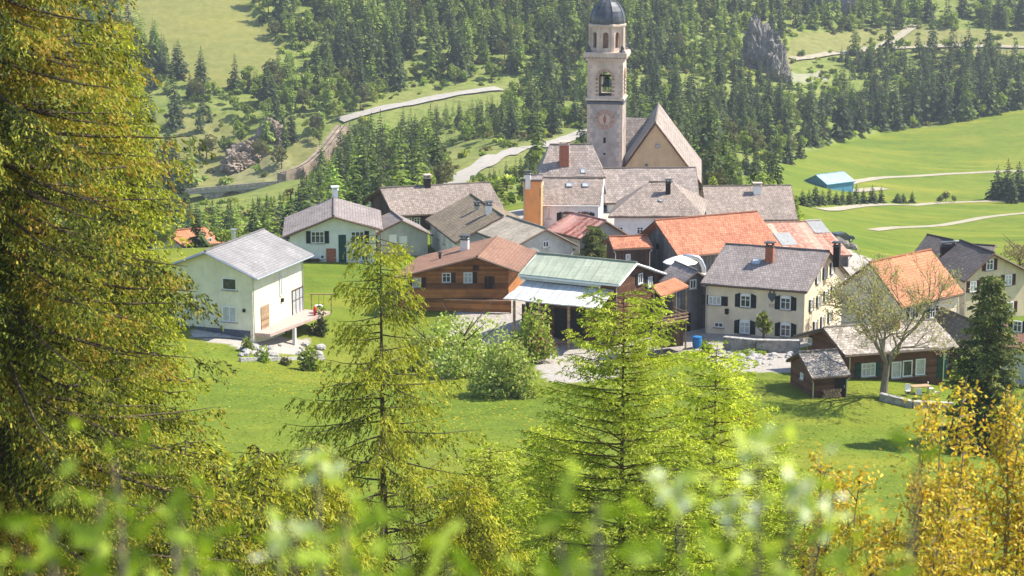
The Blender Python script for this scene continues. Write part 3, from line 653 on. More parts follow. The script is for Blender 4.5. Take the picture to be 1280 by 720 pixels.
# balcony along its gable
P0, e_, n_, L_ = h.face('r'); bb = MB(h.org); zb_ = h.zg + 1.6
bb.prism([P0 + n_ * .01 + Zv * zb_, P0 + n_ * 1.1 + Zv * zb_, P0 + e_ * L_ + n_ * 1.1 + Zv * zb_, P0 + e_ * L_ + n_ * .01 + Zv * zb_], (0, 0, .15)); bb.build('balcony_floor', M['woodbrown'], h.root)
bb = MB(h.org); bb.box(P0 + e_ * L_ / 2 + n_ * 1.08 + Zv * (zb_ + .62), (L_, .85, .06), ax=(e_, Zv, n_)); bb.box(P0 + e_ * L_ / 2 + n_ * 1.08 + Zv * (zb_ + 1.08), (L_, .08, .14), ax=(e_, Zv, n_)); bb.build('balcony_rail', M['woodred'], h.root)
# --- pale green roofed workshop
h = House('greenroof', 'workshop', 'long workshop with pale green sheet roof and blue grey lean-to beside the chalet', 'workshop', M['woodbrown'], M['greenroof'], ov=.5, gov=.5, trim=M['frame'])
P0, e_, n_, L_ = h.face('f'); zt = h.tf - .75
A_ = P0 - e_ * 0 + n_ * .03 + Zv * zt; B_ = P0 + e_ * L_ * .97 + n_ * .03 + Zv * zt; drop = 1.15; out = 3.3
uvsolid('awning_roof', [[A_ + n_ * out - Zv * drop - e_ * .8, B_ + n_ * out - Zv * drop, B_, A_]], M['awning'], h.root, h.org, .1)
pb = MB(h.org)
for q in (0.02, .3, .62, .95):
    c = P0 + e_ * L_ * q + n_ * (out - .35); MB(h.org).box((c[0], c[1], (h.zg + zt - drop - .25) / 2 - .2), (.2, .2, zt - drop - h.zg + .2), h.q[2]).build('awning_post', M['woodpale'], h.root)
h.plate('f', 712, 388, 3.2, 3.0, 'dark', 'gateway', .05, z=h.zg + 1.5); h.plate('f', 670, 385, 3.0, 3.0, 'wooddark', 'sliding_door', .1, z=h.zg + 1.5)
h.plate('f', 700, 352, 8.6, .5, 'bluewhite', 'painted_eave_shade', .05, z=h.tf - .4)  # bluish strip: shade on the wall below the eave, put into colour
for px, py in ((800, 348), (812, 352)): h.window('r', px, py, .8, 1.0, 'shutdark')
# --- orange roofed barn
h = House('orangebarn', 'barn', 'barn with long rough orange tile roof and grey plank gable', 'barn', M['woodgrey'], M['orange'], ov=.8, gov=.9, z0=-.3)
h.plate('l', 822, 308, .5, .6, 'dark', 'hay_hatch', .05)
# --- shuttered cream house right
h = House('shutter', 'shuttered_house', 'cream three storey house with dark green shutters and brick chimney right of centre', 'house', M['beige'], M['plumroof'], ov=.55, gov=.4, down=3)
P0, e_, n_, L_ = h.face('f'); print('shutter face', L_)
for px, py in ((932, 376.5), (982, 379.5), (931, 409.5), (982, 413)): h.window('f', px, py, 1.0, 1.15, 'shutdark', arch=True)
h.window('f', 893.5, 375.5, 1.25, .85, 'shutdark', mull=2, bars=0); h.window('f', 898.5, 406, .9, .5, bars=0, pane='glass')
h.plate('f', 909, 389, .3, .5, 'dark', 'wall_lamp', .3)
cs = MB(h.org); c = h.wp('f', 965, 372); cs.prism([c + e_ * a + Zv * b for a, b in ((-.38, .4), (.38, .4), (.36, 0), (0, -.45), (-.36, 0))], n_ * .05); crest = cs.build('crest', M['plinth'], h.root)
for a in (-.2, .2): MB(h.org).box(c + e_ * a + Zv * .45 + n_ * .03, (.12, .4, .06), ax=(e_, Zv, n_)).build('crest_wing', M['plinth'], crest)
h.plate('f', 965, 382, .6, .35, 'paint', 'painted_motto', .012)
for px, py in ((1022, 347), (1031, 341), (1040, 335), (1014, 381), (1023, 376), (1032, 370), (1041, 364), (1019, 408), (1028, 402), (1037, 396)): h.window('r', px, py, .62, 1.05, 'shutdark', bars=0)
h.chimney(962, 326, 'f', (.75, .6), 1.5, 'brick', 'lead'); h.skylight(945.5, 327.5, 'f', .7, .8); h.chimney(1046, 318, 'b', (.6, .6), .9, 'dark', 'lead')
# --- grey roof behind
h = House('greyback', 'village_house', 'house with wide plain grey roof and white chimney beyond the orange barn', 'house', M['white'], M['brownroof'], ov=.6, gov=.5, z0=-3)
h.chimney(946.5, 241, 'f', (1.0, .8), 1.0, 'white', 'towerlight'); 
for px in (925, 950, 975): h.window('f', px, 283, .8, .9)
# --- rusty sheet roof
h = House('rusty', 'shed', 'long low shed with patched rusty sheet roof behind the shuttered house', 'shed', M['woodgrey'], M['rust'], ov=.3, gov=.3, z0=-2)
for px, py, a, b in ((1022, 283, 1.9, 3.6), (982, 299, 2.0, 3.2)):
    p, e1, u1, n1 = h.onroof(px, py, 'f'); o = MB(h.org).box(p + n1 * .03, (a, b, .05), ax=(e1, u1, n1)).build('roof_panel', M['awning'], h.roof)
# --- orange roof right
h = House('rightorange', 'village_house', 'house with smooth bright orange roof behind the leafless tree', 'house', M['beige'], M['orange2'], ov=.4, gov=.3)
h.window('r', 1194, 380, .7, 1.0, 'shutred', bars=0) if False else None
for px in (1140, 1165): h.window('f', px, 391, .8, 1.0, 'shutdark')
# --- dark roofed house far right
h = House('darkroof', 'village_house', 'sand coloured house with charcoal roof and dark red shutters at the right edge', 'house', M['sand'], M['darkroof'], ov=.6, gov=.5, down=4)
for px, py, a, b in ((1237, 331, .9, 1.1), (1260, 350, .9, 1.1), (1216, 358, .8, 1.1), (1262, 384, .9, 1.1)): h.window('r', px, py, a, b, 'shutred', mull=1)
h.chimney(1185, 312, 'f', (.5, 1.6), .5, 'dark', 'lead')
h = House('darkrear', 'village_house', 'smaller charcoal roofed house behind the sand coloured one', 'house', M['sand'], M['darkroof'], ov=.4, gov=.4, down=5)
h.window('f', 1165, 322, .7, .8)
HQ['dormer'] = [49.5, 214.5, -.35, 3.6, 1.5, 1.5, 4.9, 4.9, 5.1, 0, 0]
h = House('dormer', 'flat_roofed_tower', 'pale boxy stair tower with thin dark flat roof behind the charcoal roof', 'tower', M['beige'], M['darkroof'], ov=.25, gov=.25, down=3)
h.window('f', 1196, 303, .5, .4, bars=0, mull=0)
# --- brown chalet foreground right
h = House('brownchalet', 'brown_chalet', 'dark brown timber chalet with silvered shingle roof and green shutters behind the leafless tree', 'chalet', M['woodbrown'], M['shingle'], ov=.8, gov=.9, down=1.5)
h.window('f', 1085, 462, 1.3, 1.15, 'shutgreen', mull=2)
for px in (1120, 1134, 1150): h.window('f', px, 462 - (px - 1120) * .12, .9, 1.4, mull=0, bars=0)
h.window('l', 1013, 426, .6, .6, bars=0); h.door('f', 1178, 458, .95, 2.0, 'shutgreen')
h.chimney(1120, 409, 'f', (.5, .5), .8, 'brick', 'lead')
h = House('shed', 'garden_shed', 'little brown shed with mossy shingle roof leaning on the brown chalet', 'shed', M['woodbrown'], M['shingle'], ov=.3, gov=.25, down=3)
h.door('f', 1050, 483, .9, 1.9, 'dark'); h.window('l', 1003, 470, .5, .5, bars=0, mull=0)
h = House('rightbrown', 'hay_barn', 'narrow barn with steep brown roof between the orange roof and the dark spruce', 'barn', M['wooddark'], M['brown2'], ov=.15, gov=.3)
h.window('r', 1214, 425, .4, .5, bars=0, mull=0)
HQ['edgebrown'] = [46.5, 178, -.5, 7, 3.2, 3.2, 3.3, 3.3, 4.9, -.3, 0]
h = House('edgebrown', 'village_house', 'brown roofed house cut by the right picture edge behind the spruce', 'house', M['white'], M['copper'], ov=.5, gov=.5)
h.window('f', 1272, 408, .8, 1.0, 'shutdark')
# --- rectory
h = House('rectrear', 'rectory', 'tall rectory with pale hipped shingle roof and wide brick chimney left of the tower', 'house', M['bluewhite'], M['churchroof'], hip=(1.6, 1.6), ov=.5, gov=.5, z0=-1)
h.chimney(705, 205, 'f', (1.2, .8), 2.6, 'brick', 'towerlight', 2); h.skylight(729, 214, 'f', .6, .7)
h = House('rectfront', 'village_house', 'blue white house with two arched dark windows and two skylights below the tower', 'house', M['bluewhite'], M['brownroof'], ov=.5, gov=.35, z0=-.5, trim=M['whitepaint'])
for px in (708, 731): h.window('f', px, 271.5, 1.15, .95, 'shutdark', arch=True, frame='darkframe')
for px in (712, 732): h.skylight(px, 231.5, 'f', .75, .7)
h.window('f', 686, 266, .5, 1.4, bars=0, mull=0)
h = House('parish', 'parish_hall', 'parish hall with broad mauve brown roof in front of the church gable', 'hall', M['white'], M['churchroof'], ov=.6, gov=.4, z0=-1.5); h.window('f', 752, 262, .5, .6, bars=0, mull=0)
h = House('hiphouse', 'village_house', 'white house with hipped grey brown roof and black chimney below the church', 'house', M['bluewhite'], M['brownroof'], hip=(4.2, 4.0), ov=.7, gov=.7, z0=-.2)
h.chimney(835, 241, 'f', (.55, .55), 1.3, 'dark', 'lead'); h.skylight(826, 251, 'f', .35, .35)
for px in (775, 800, 825): h.window('f', px, 288, .8, .9)
h = House('orangesmall', 'village_house', 'house with orange roof glimpsed behind the big conifer and the cream house', 'house', M['white'], M['orange2'], ov=.5, gov=.5, down=4, z0=-4)
h.window('f', 262, 300, .6, .6, bars=0)
# --- orange gable tower next to the rectory
HQ['orangetall'] = [2.6, 246.5, -.1, 2.3, 1.5, 1.5, 7.3, 7.3, 7.6, 0, 0]
h = House('orangetall', 'stair_tower', 'narrow bright orange rendered stair tower left of the rectory', 'tower', M['orangewall'], M['plumroof'], ov=.12, gov=.12, down=2)
h.plate('r', 675, 240, .5, .9, 'dark', 'slit_window', .05); h.chimney(660, 224, 'f', (.6, .5), .7, 'white', 'lead')
# small roofs in front of the orange barn
HQ['smallred'] = [12.6, 219, .2, 4.4, 2.2, 2.2, 4.3, 4.3, 5.2, 0, 0]
h = House('smallred', 'shed', 'tiny orange roofed shed between the village spruce and the orange barn', 'shed', M['wooddark'], M['orange'], ov=.3, gov=.3); h.window('f', 785, 321, .5, .6, bars=0)
# grey shed at the left of the shuttered house
HQ['greyshed'] = [16.9, 195.5, -1.2, 5.0, 2.2, 2.4, 5.0, 5.0, 6.6, 0.2, 0]
h = House('greyshed', 'shed', 'grey boarded shed squeezed between the orange pavilion and the shuttered house', 'shed', M['woodgrey'], M['plumroof'], ov=.2, gov=.2)
h.window('r', 866, 355, .7, .9, bars=0); h.door('r', 858, 385, .9, 2.2, 'dark', z=1.4)
# blue hall in the valley
p = U(1037, 246, 520); gz = hgt(p[0], p[1])
HQ['blue'] = [p[0] + .5, 524, .62, 10, 4.2, 4.2, gz + 1.5, gz + 1.5, gz + 3.4, gz, 0]
h = House('blue', 'blue_hall', 'hall with bright blue sheet roof on the valley floor', 'hall', M['bluewall'], M['blueroof'], ov=.3, gov=.3, down=6, trim=M['bluewall'])
h.plate('l', 1030, 248, 3, 2.2, 'dark', 'gate', .1)
for px in (1047, 1056): h.window('f', px, 246, 1.0, .6, bars=0)

# ---------------------------------------------------------------- church
h = House('nave', 'church', 'church with very steep shingle roof and ochre gable wall', 'church', M['ochre'], M['churchroof'], ov=.5, gov=.35, down=3, trim=M['wooddark'])
for px, py, a in ((822, 182.5, .55), (808, 206, .4)): h.window('r', px, py, a, a, bars=0, mull=0, sill=False, frame='stone')
x, y, rot, L, Wf, Wb, zf, zk, zr, zg, sk = HQ['nave']
HQ['transept'] = [x - 3.6, y + 5, 0, 9, 4.5, 4.5, 4.2, 4.2, 10.4, -3, 0]
ch = h
tr = uvsolid('side_roof', [[(x - 7.2, y + 2, 4.0), (x + .5, y + 2, 4.0), (x + .5, y + 5.5, 9.6), (x - 5.6, y + 5.5, 9.9)], [(x + .5, y + 9, 4.0), (x - 7.2, y + 9, 4.0), (x - 5.6, y + 5.5, 9.9), (x + .5, y + 5.5, 9.6)], [(x - 7.2, y + 9, 4.0), (x - 7.2, y + 2, 4.0), (x - 5.6, y + 5.5, 9.9)]], M['churchroof'], ch.root, ch.org, .2)
mbx = MB(ch.org); mbx.box((x - 3.6, y + 5.5, .4), (6.4, 6.2, 6.8)); mbx.build('side_chapel', M['towerwall'], ch.root)
# bell tower
TX, TY, TR = 12.55, 271.2, -.15
tz = lambda py: float(U(759, py, 269.2)[2])
tw = empty('bell_tower', (TX, TY, -3), 'stone bell tower with open belfry, octagonal lantern and dark dome', 'bell tower'); ORG = np.array([TX, TY, -3.])
tX = np.array([math.cos(TR), math.sin(TR), 0]); tY = np.array([-math.sin(TR), math.cos(TR), 0]); TC = np.array([TX, TY, 0])
W2 = 2.32
mb = MB(ORG); zs = tz(127); mb.box((TX, TY, (zs - 4) / 2), (W2 * 2, W2 * 2, zs + 4), TR); mb.build('shaft', M['towerwall'], tw)
mb = MB(ORG)   # quoins
for a in (-1, 1):
    for b in (-1, 1):
        for i, z in enumerate(np.arange(2, zs - .4, .62)):
            l1, l2 = (.75, .45) if i % 2 else (.45, .75); c = TC + tX * a * (W2 - l1 / 2 + .035) + tY * b * (W2 - l2 / 2 + .035)
            mb.box((c[0], c[1], z), (l1, l2, .56), TR)
mb.build('corner_stones', M['towerlight'], tw)
def ring(z, out, hh, name, mat, n=4):
    o = MB(ORG).box((TX, TY, z), (2 * (W2 + out), 2 * (W2 + out), hh), TR).build(name, M[mat], tw); return o
ring(tz(128.5), .14, .3, 'string_course', 'plinth'); ring(tz(124), .22, .28, 'string_course', 'towerlight')
# belfry with one arched opening on each side
zb0, zb1 = tz(123), tz(75.5)
def arch_panel(mb, c, e, n, width, z0, z1, ow, zs0, zsp, th):
    Z = np.array([0, 0, 1.]); r = ow / 2; arc = [(r * math.cos(t), zsp + r * 1.05 * math.sin(t)) for t in np.linspace(math.pi, 0, 13)]
    def P(u, z): return c + e * u + Z * z
    def S(pts): mb.prism([P(*q) for q in pts], -n * th)
    S([(-width / 2, z0), (-r, z0), (-r, zsp), (-width / 2, zsp)]); S([(r, z0), (width / 2, z0), (width / 2, zsp), (r, zsp)])
    if zs0 > z0: S([(-r, z0), (r, z0), (r, zs0), (-r, zs0)])
    for i in range(12):
        (u0, a0), (u1, a1) = arc[i], arc[i + 1]; S([(u0, a0), (u1, a1), (u1, z1), (u0, z1)])
    S([(-width / 2, zsp), (-r, zsp), (-r, z1), (-width / 2, z1)]); S([(r, zsp), (width / 2, zsp), (width / 2, z1), (r, z1)])
mb = MB(ORG)
for e, n, wd in ((tX, -tY, 2 * W2), (-tX, tY, 2 * W2), (tY, tX, 2 * W2 - 1.0), (-tY, -tX, 2 * W2 - 1.0)):
    arch_panel(mb, TC + n * W2, e, n, wd, zb0, zb1, 1.75, tz(120), tz(98), .5)
mb.build('belfry', M['towerlight'], tw)
mb = MB(ORG)  # voussoirs around the openings, alternating with the wall
for e, n in ((tX, -tY), (tY, tX), (-tY, -tX), (-tX, tY)):
    for i, t in enumerate(np.linspace(0, math.pi, 12)):
        c = TC + n * (W2 + .03) + e * (1.08 * math.cos(t)) + Zv * (tz(98) + 1.1 * math.sin(t)); rad = e * math.cos(t) + Zv * math.sin(t); tan = -e * math.sin(t) + Zv * math.cos(t)
        mb.box(c, (.34, .2, .07), ax=(rad, tan, n))
    for s_ in (-1, 1):
        for z in np.arange(tz(120), tz(98) - .1, .5): mb.box(TC + n * (W2 + .03) + e * s_ * 1.08 + Zv * (z + .2), (.34, .26, .07), ax=(e, Zv, n))
mb.build('arch_stones', M['clock'], tw)
mb = MB(ORG)
for a in (-1, 1):
    for b in (-1, 1):
        for i, z in enumerate(np.arange(zb0 + .3, zb1 - .3, .55)):
            l1, l2 = (.62, .36) if i % 2 else (.36, .62); c = TC + tX * a * (W2 - l1 / 2 + .03) + tY * b * (W2 - l2 / 2 + .03); mb.box((c[0], c[1], z), (l1, l2, .48), TR)
mb.build('corner_stones', M['paint'], tw)
MB(ORG).box((TX, TY, zb0 + .1), (2 * W2 - .9, 2 * W2 - .9, .2), TR).build('belfry_floor', M['dark'], tw)
MB(ORG).box((TX, TY, zb1 - .1), (2 * W2 - .9, 2 * W2 - .9, .2), TR).build('belfry_ceiling', M['dark'], tw)
zc = tz(97)
bl = MB(ORG).lathe((TX, TY, zc - 1.35), [(.78, 0), (.7, .12), (.52, .45), (.44, .9), (.36, 1.12), (.1, 1.25)], 18).build('bell', M['bronze'], tw, smooth=True)
m2 = MB(ORG); m2.box((TX, TY, zc + .05), (3.6, .22, .22), TR); m2.box((TX, TY - .02, zc - .1), (.5, .3, .35), TR); m2.build('bell_beam', M['wooddark'], tw)
# cornice with dentils
mb = MB(ORG); mb.box((TX, TY, tz(74)), (2 * W2 + .5, 2 * W2 + .5, .35), TR); mb.box((TX, TY, tz(68.6)), (2 * W2 + 1.05, 2 * W2 + 1.05, .55), TR); mb.box((TX, TY, tz(66)), (2 * W2 + .8, 2 * W2 + .8, .2), TR); mb.build('cornice', M['towerlight'], tw)
mb = MB(ORG)
for e, n in ((tX, -tY), (tY, tX), (-tY, -tX), (-tX, tY)):
    for u in np.linspace(-W2 + .05, W2 - .05, 11): mb.box(TC + n * (W2 + .36) + e * u + Zv * tz(71.6), (.22, .26, .24), ax=(e, Zv, n))
mb.build('dentils', M['paint'], tw)
# octagonal lantern
z0_, z1_ = tz(65), tz(34); ro = W2 * .99; ap = ro * math.cos(math.pi / 8); side = 2 * ro * math.sin(math.pi / 8)
mb = MB(ORG); dk = MB(ORG)
for k in range(8):
    q = TR + k * math.pi / 4 - math.pi / 2; n = np.array([math.cos(q), math.sin(q), 0]); e = np.array([-n[1], n[0], 0]) 
    arch_panel(mb, TC + n * ap, e, n, side - .02, z0_, z1_, .75, z0_ + .5, z0_ + 2.15, .3)
mb.build('lantern', M['towerlight'], tw)
MB(ORG).lathe((TX, TY, z0_), [(ap - .55, 0), (ap - .55, z1_ - z0_ - .1)], 8, TR + math.pi / 8).build('lantern_core', M['clock'], tw)
mb = MB(ORG)
for k in range(8):
    q = TR + k * math.pi / 4 + math.pi / 8; c = TC + np.array([math.cos(q), math.sin(q), 0]) * (ro + .02); mb.box((c[0], c[1], (z0_ + z1_) / 2), (.34, .34, z1_ - z0_ - .05), q)
mb.build('lantern_pilaster', M['towerlight'], tw)
for a in (-1, 1):
    for b in (-1, 1):
        c = TC + tX * a * (W2 - .1) + tY * b * (W2 - .1); MB(ORG).lathe((c[0], c[1], tz(65.4)), [(.42, 0), (.42, .12), (.2, .4), (.26, .6), (.05, .95)], 8, TR + math.pi / 4).build('corner_urn', M['lead'], tw)
MB(ORG).lathe((TX, TY, z1_ - .12), [(ro + .12, 0), (ro + .3, .2), (ro + .3, .42), (ro + .05, .5)], 8, TR + math.pi / 8).build('lantern_cornice', M['towerlight'], tw)
zd = tz(31); prof = [(2.35, 0), (2.37, .45), (2.3, 1.05), (2.1, 1.7), (1.72, 2.35), (1.2, 2.85), (.6, 3.15), (.28, 3.25), (.24, 3.5)]
MB(ORG).lathe((TX, TY, zd), prof, 16, TR + math.pi / 8).build('dome', M['lead'], tw)
mb = MB(ORG)
for k in range(8):
    q = TR + k * math.pi / 4 + math.pi / 8; mb.tube([TC + np.array([math.cos(q) * r, math.sin(q) * r, zd + z]) for r, z in prof], .06, 5)
mb.build('dome_rib', M['lead'], tw)
mb = MB(ORG); mb.lathe((TX, TY, zd + 3.5), [(.22, 0), (.32, .25), (.22, .5), (.06, .6), (.05, 1.3)], 10); mb.lathe((TX, TY, zd + 4.7), [(.02, 0), (.22, .15), (.22, .3), (.02, .45)], 10); mb.tube([(TX, TY, zd + 5), (TX, TY, zd + 6.3)], .05); mb.tube([TC + tX * -.4 + Zv * (zd + 5.9), TC + tX * .4 + Zv * (zd + 5.9)], .05); mb.build('finial', M['lead'], tw, smooth=True)
# clock and slits on the front
n = -tY; c = TC + n * (W2 + .03) + Zv * tz(149)
def disc(c, n, e, r0, r1, th, mat, name, par, k=32):
    m = MB(ORG)
    for i in range(k):
        t0, t1 = 2 * math.pi * i / k, 2 * math.pi * (i + 1) / k
        m.prism([c + (e * math.cos(t0) + Zv * math.sin(t0)) * r0, c + (e * math.cos(t0) + Zv * math.sin(t0)) * r1, c + (e * math.cos(t1) + Zv * math.sin(t1)) * r1, c + (e * math.cos(t1) + Zv * math.sin(t1)) * r0], n * th)
    return m.build(name, M[mat], par)
ck = disc(c, n, tX, .78, 1.32, .03, 'clock', 'clock', tw)
disc(c, n, tX, .05, .76, .02, 'paint', 'dial', ck)
m = MB(ORG)
for i in range(12):
    t = math.pi * i / 6; d = tX * math.cos(t) + Zv * math.sin(t); m.box(c + d * 1.05 + n * .04, (.3, .07, .03), ax=(d, np.cross(n, d), n))
m.build('hour_marks', M['paint'], ck)
m = MB(ORG); m.prism([c + Zv * .75 + n * .05, c + tX * .22 + n * .05, c - Zv * .75 + n * .05, c - tX * .22 + n * .05], n * .03); m.build('clock_hand', M['brick'], ck)
for py_, hh in ((175, .75), (192, .25)): MB(ORG).box(TC + n * (W2 + .01) + Zv * tz(py_), (.3, hh, .06), ax=(tX, Zv, n)).build('slit_window', M['dark'], tw)

# ---------------------------------------------------------------- foliage generators
def unit(v): return v / (np.linalg.norm(v, axis=-1, keepdims=True) + 1e-9)
def quads(P, D, ln, wd, rng, twist=None):
    """leaf faces centred at P, long axis D, random roll"""
    n = len(P); D = unit(D); r = unit(rng.normal(size=(n, 3))) if twist is None else twist
    S = unit(np.cross(D, r)); ln = np.broadcast_to(np.asarray(ln, float), (n,))[:, None]; wd = np.broadcast_to(np.asarray(wd, float), (n,))[:, None]
    a = P - D * ln / 2; b = P + D * ln / 2
    V = np.stack([a - S * wd * .3, a + S * wd * .3, b + S * wd * .5, b - S * wd * .5], 1)
    return V.reshape(-1, 3)
def qf(n): return np.arange(n * 4).reshape(-1, 4)
def pal(rng, n, colors, jit=.2):
    c = np.array(colors, float)[rng.integers(0, len(colors), n)]; return c * (1 + rng.uniform(-jit, jit, (n, 1)))
def spruce_arr(rng, H, Rr, lay, nb, colr, droop=.35, dens=2, gap=.1, pw=.85):
    P = []; D = []; LN = []; WD = []
    for i in range(lay):
        t = (i + .5) / lay; r = Rr * (1 - t) ** pw * rng.uniform(.78, 1.15) + .12; z = H * (.07 + .93 * t); n = max(4, int(nb * (1 - t * .5)))
        az = rng.uniform(0, 6.28) + np.arange(n) * 6.283 / n + rng.uniform(-.35, .35, n); keep = rng.random(n) > gap; az = az[keep]; n = len(az)
        rr = r * rng.uniform(.6, 1.15, n); o = np.stack([np.cos(az), np.sin(az), np.zeros(n)], 1)
        for k in range(dens):
            f0 = .18 + .8 * k / dens; f1 = f0 + .95 / dens; mid = (f0 + f1) / 2
            p = o * (rr * mid)[:, None]; p[:, 2] += z - droop * rr * mid + rng.uniform(-.12, .12, n) * H / lay
            d = o.copy(); d[:, 2] -= droop + .25 * k; d[:, :2] += rng.normal(0, .25, (n, 2))
            P.append(p); D.append(d); LN.append(rr * (f1 - f0) * 1.35); WD.append(rr * .33 + .14)
    P = np.concatenate(P); D = np.concatenate(D); LN = np.concatenate(LN); WD = np.concatenate(WD)
    tw = unit(np.stack([rng.normal(0, .5, len(P)), rng.normal(0, .5, len(P)), np.ones(len(P))], 1))
    V = quads(P, D, LN, WD, rng, tw); C = np.repeat(pal(rng, len(P), colr, .3), 4, 0)
    # pointed leader
    V2 = quads(np.array([[0, 0, H * .98], [0, 0, H * .98]]), np.array([[0, 0, 1.], [0, 0, 1.]]), H * .1, .18, rng); return np.concatenate([V, V2]), np.concatenate([C, np.repeat(pal(rng, 2, colr), 4, 0)])
def crown_arr(rng, H, Rr, n, colr, size=.55, lobes=9, low=.25, core=.55, dome=False):
    """broadleaf crown: leaf clumps spread through several uneven lobes"""
    c = rng.normal(0, 1, (lobes, 3)); c = unit(c) * rng.uniform(.2, .75, (lobes, 1)); lr = rng.uniform(.3, .55, lobes)
    k = rng.integers(0, lobes, n); d = unit(rng.normal(size=(n, 3))); p = c[k] + d * (lr[k] * rng.uniform(core, 1.0, n) ** .5)[:, None]
    if dome: p[:, 2] = 2 * np.abs(p[:, 2]) - 1
    p[:, :2] *= Rr; p[:, 2] = H * low + (p[:, 2] + 1) / 2 * H * (1 - low); p[:, 2] = np.maximum(p[:, 2], rng.uniform(.02, .2, n) * H)
    dd = unit(rng.normal(size=(n, 3)) + [0, 0, .3]); s = size * rng.uniform(.6, 1.3, n)
    return quads(p, dd, s, s * .8, rng), np.repeat(pal(rng, n, colr, .3), 4, 0)
def trunk_arr(h, r, n=5):
    V = []; F = []
    for i, (z, q) in enumerate(((-.6, 1.2), (h * .5, .7), (h, .12))):
        for k in range(n): a = 6.283 * k / n; V.append((math.cos(a) * r * q, math.sin(a) * r * q, z))
    for i in range(2):
        for k in range(n): F.append((i * n + k, i * n + (k + 1) % n, (i + 1) * n + (k + 1) % n, (i + 1) * n + k))
    return np.array(V), np.array(F)
def merged(name, V, C, th, tr, bark='bark', leaf='farleaf'):
    Tv, Tf = trunk_arr(th, tr); nv = len(Tv)
    VV = np.concatenate([Tv, V]); FF = np.concatenate([Tf, qf(len(V) // 4) + nv]); CC = np.concatenate([np.full((nv, 3), .08), C])
    return npmesh(name, VV, FF, None, CC, [M[bark], M[leaf]], [0] * len(Tf) + [1] * (len(V) // 4))
SPR = [(.055, .085, .035), (.08, .115, .04), (.045, .072, .04), (.12, .155, .05)]
LAR = [(.20, .28, .06), (.25, .32, .065), (.15, .22, .055)]
BRO = [(.24, .32, .06), (.28, .36, .07), (.18, .27, .05), (.33, .36, .10)]
OLI = [(.15, .16, .06), (.18, .17, .075), (.12, .13, .05)]
V_SP = [merged('spruce', *spruce_arr(np.random.default_rng(100 + i), 15, (3.1, 2.5, 3.5, 2.8, 2.4)[i], 22, 11, SPR, dens=3, pw=.7), 13.5, .22) for i in range(5)]
V_LA = [merged('larch', *spruce_arr(np.random.default_rng(200 + i), 14, (2.9, 2.4, 3.2)[i], 20, 11, LAR, .15, 3, .2, .6), 13, .2) for i in range(3)]
V_BR = [merged('broadleaf_tree', *crown_arr(np.random.default_rng(300 + i), 7, (3, 2.4, 3.4)[i], 620, (BRO, BRO, OLI)[i], .6), 5, .2) for i in range(3)]

# ---------------------------------------------------------------- the forests across the valley
OPEN = dict(hm=POLY['hillmeadow'], rm=POLY['rightmeadow'], te=POLY['terrace'], rl=POLY['rockL'], rr=POLY['rockR'], tr=POLY['track'], p1=POLY['patch'], p2=POLY['patch2'],
            cliff=[(925, 45), (945, 40), (970, 60), (985, 98), (968, 112), (940, 100), (925, 70)])
roadpx = [[(655, 186), (620, 197), (603, 206), (578, 224), (560, 250)], [(740, 163), (690, 180), (655, 187)], [(470, 139), (525, 126), (560, 120), (625, 112)], [(345, 218), (380, 208), (405, 186), (430, 155)], [(240, 240), (350, 232)]]
def nearroad(px, py):
    m = np.zeros(len(px), bool)
    for L in roadpx:
        for (x0, y0), (x1, y1) in zip(L[:-1], L[1:]):
            t = np.clip(((px - x0) * (x1 - x0) + (py - y0) * (y1 - y0)) / ((x1 - x0) ** 2 + (y1 - y0) ** 2), 0, 1)
            dx = px - x0 - t * (x1 - x0); dy = py - y0 - t * (y1 - y0); m |= (np.abs(dx) < 9) & (dy > -5) & (dy < 22)
    return m
frng = np.random.default_rng(5)
nC = 17000
cD = np.sqrt(frng.uniform(248 ** 2, 960 ** 2, nC)); cU = frng.uniform(-.34, .34, nC); cX = cU * cD; cY = cD
cZ = np.array([hgt(x, y) for x, y in zip(cX, cY)]); qx, qy = projA(np.stack([cX, cY, cZ], 1))
dens = np.full(nC, .62)
slope_ = inpoly(qx, qy, POLY['slope']); shrub = inpoly(qx, qy, [(230, 128), (300, 108), (352, 85), (500, 118), (560, 190), (520, 235), (430, 160), (400, 200), (300, 170)])
band = inpoly(qx, qy, [(500, 88), (735, 70), (735, 190), (560, 240), (500, 235)]); rshr = inpoly(qx, qy, [(925, 60), (1010, 40), (1060, 100), (1010, 140), (930, 125)])
lowr = inpoly(qx, qy, [(870, 180), (1000, 170), (1010, 205), (960, 235), (870, 245)])
upper = qy < 95 + (qx > 800) * -10
dens[slope_] = .16; dens[shrub] = .6; dens[band] = .55; dens[rshr] = .25; dens[lowr] = .3; dens[upper & ~rshr] = .8
dens[(vnoise(cX, cY, 28, 4) < .33) & ~upper] *= .5
dens[(cD < 330) & (cX > -16)] = 0; dens[(cD < 480) & (cX <= -16)] = .9
s_near = (cD < 300)
for k, p in OPEN.items(): dens[inpoly(qx, qy, p)] = .25 if k == 'rl' else 0
dens[(qx > 1130) & (qy < 34)] *= .35
dens[nearroad(qx, qy)] = 0
kk = frng.random(nC) < dens
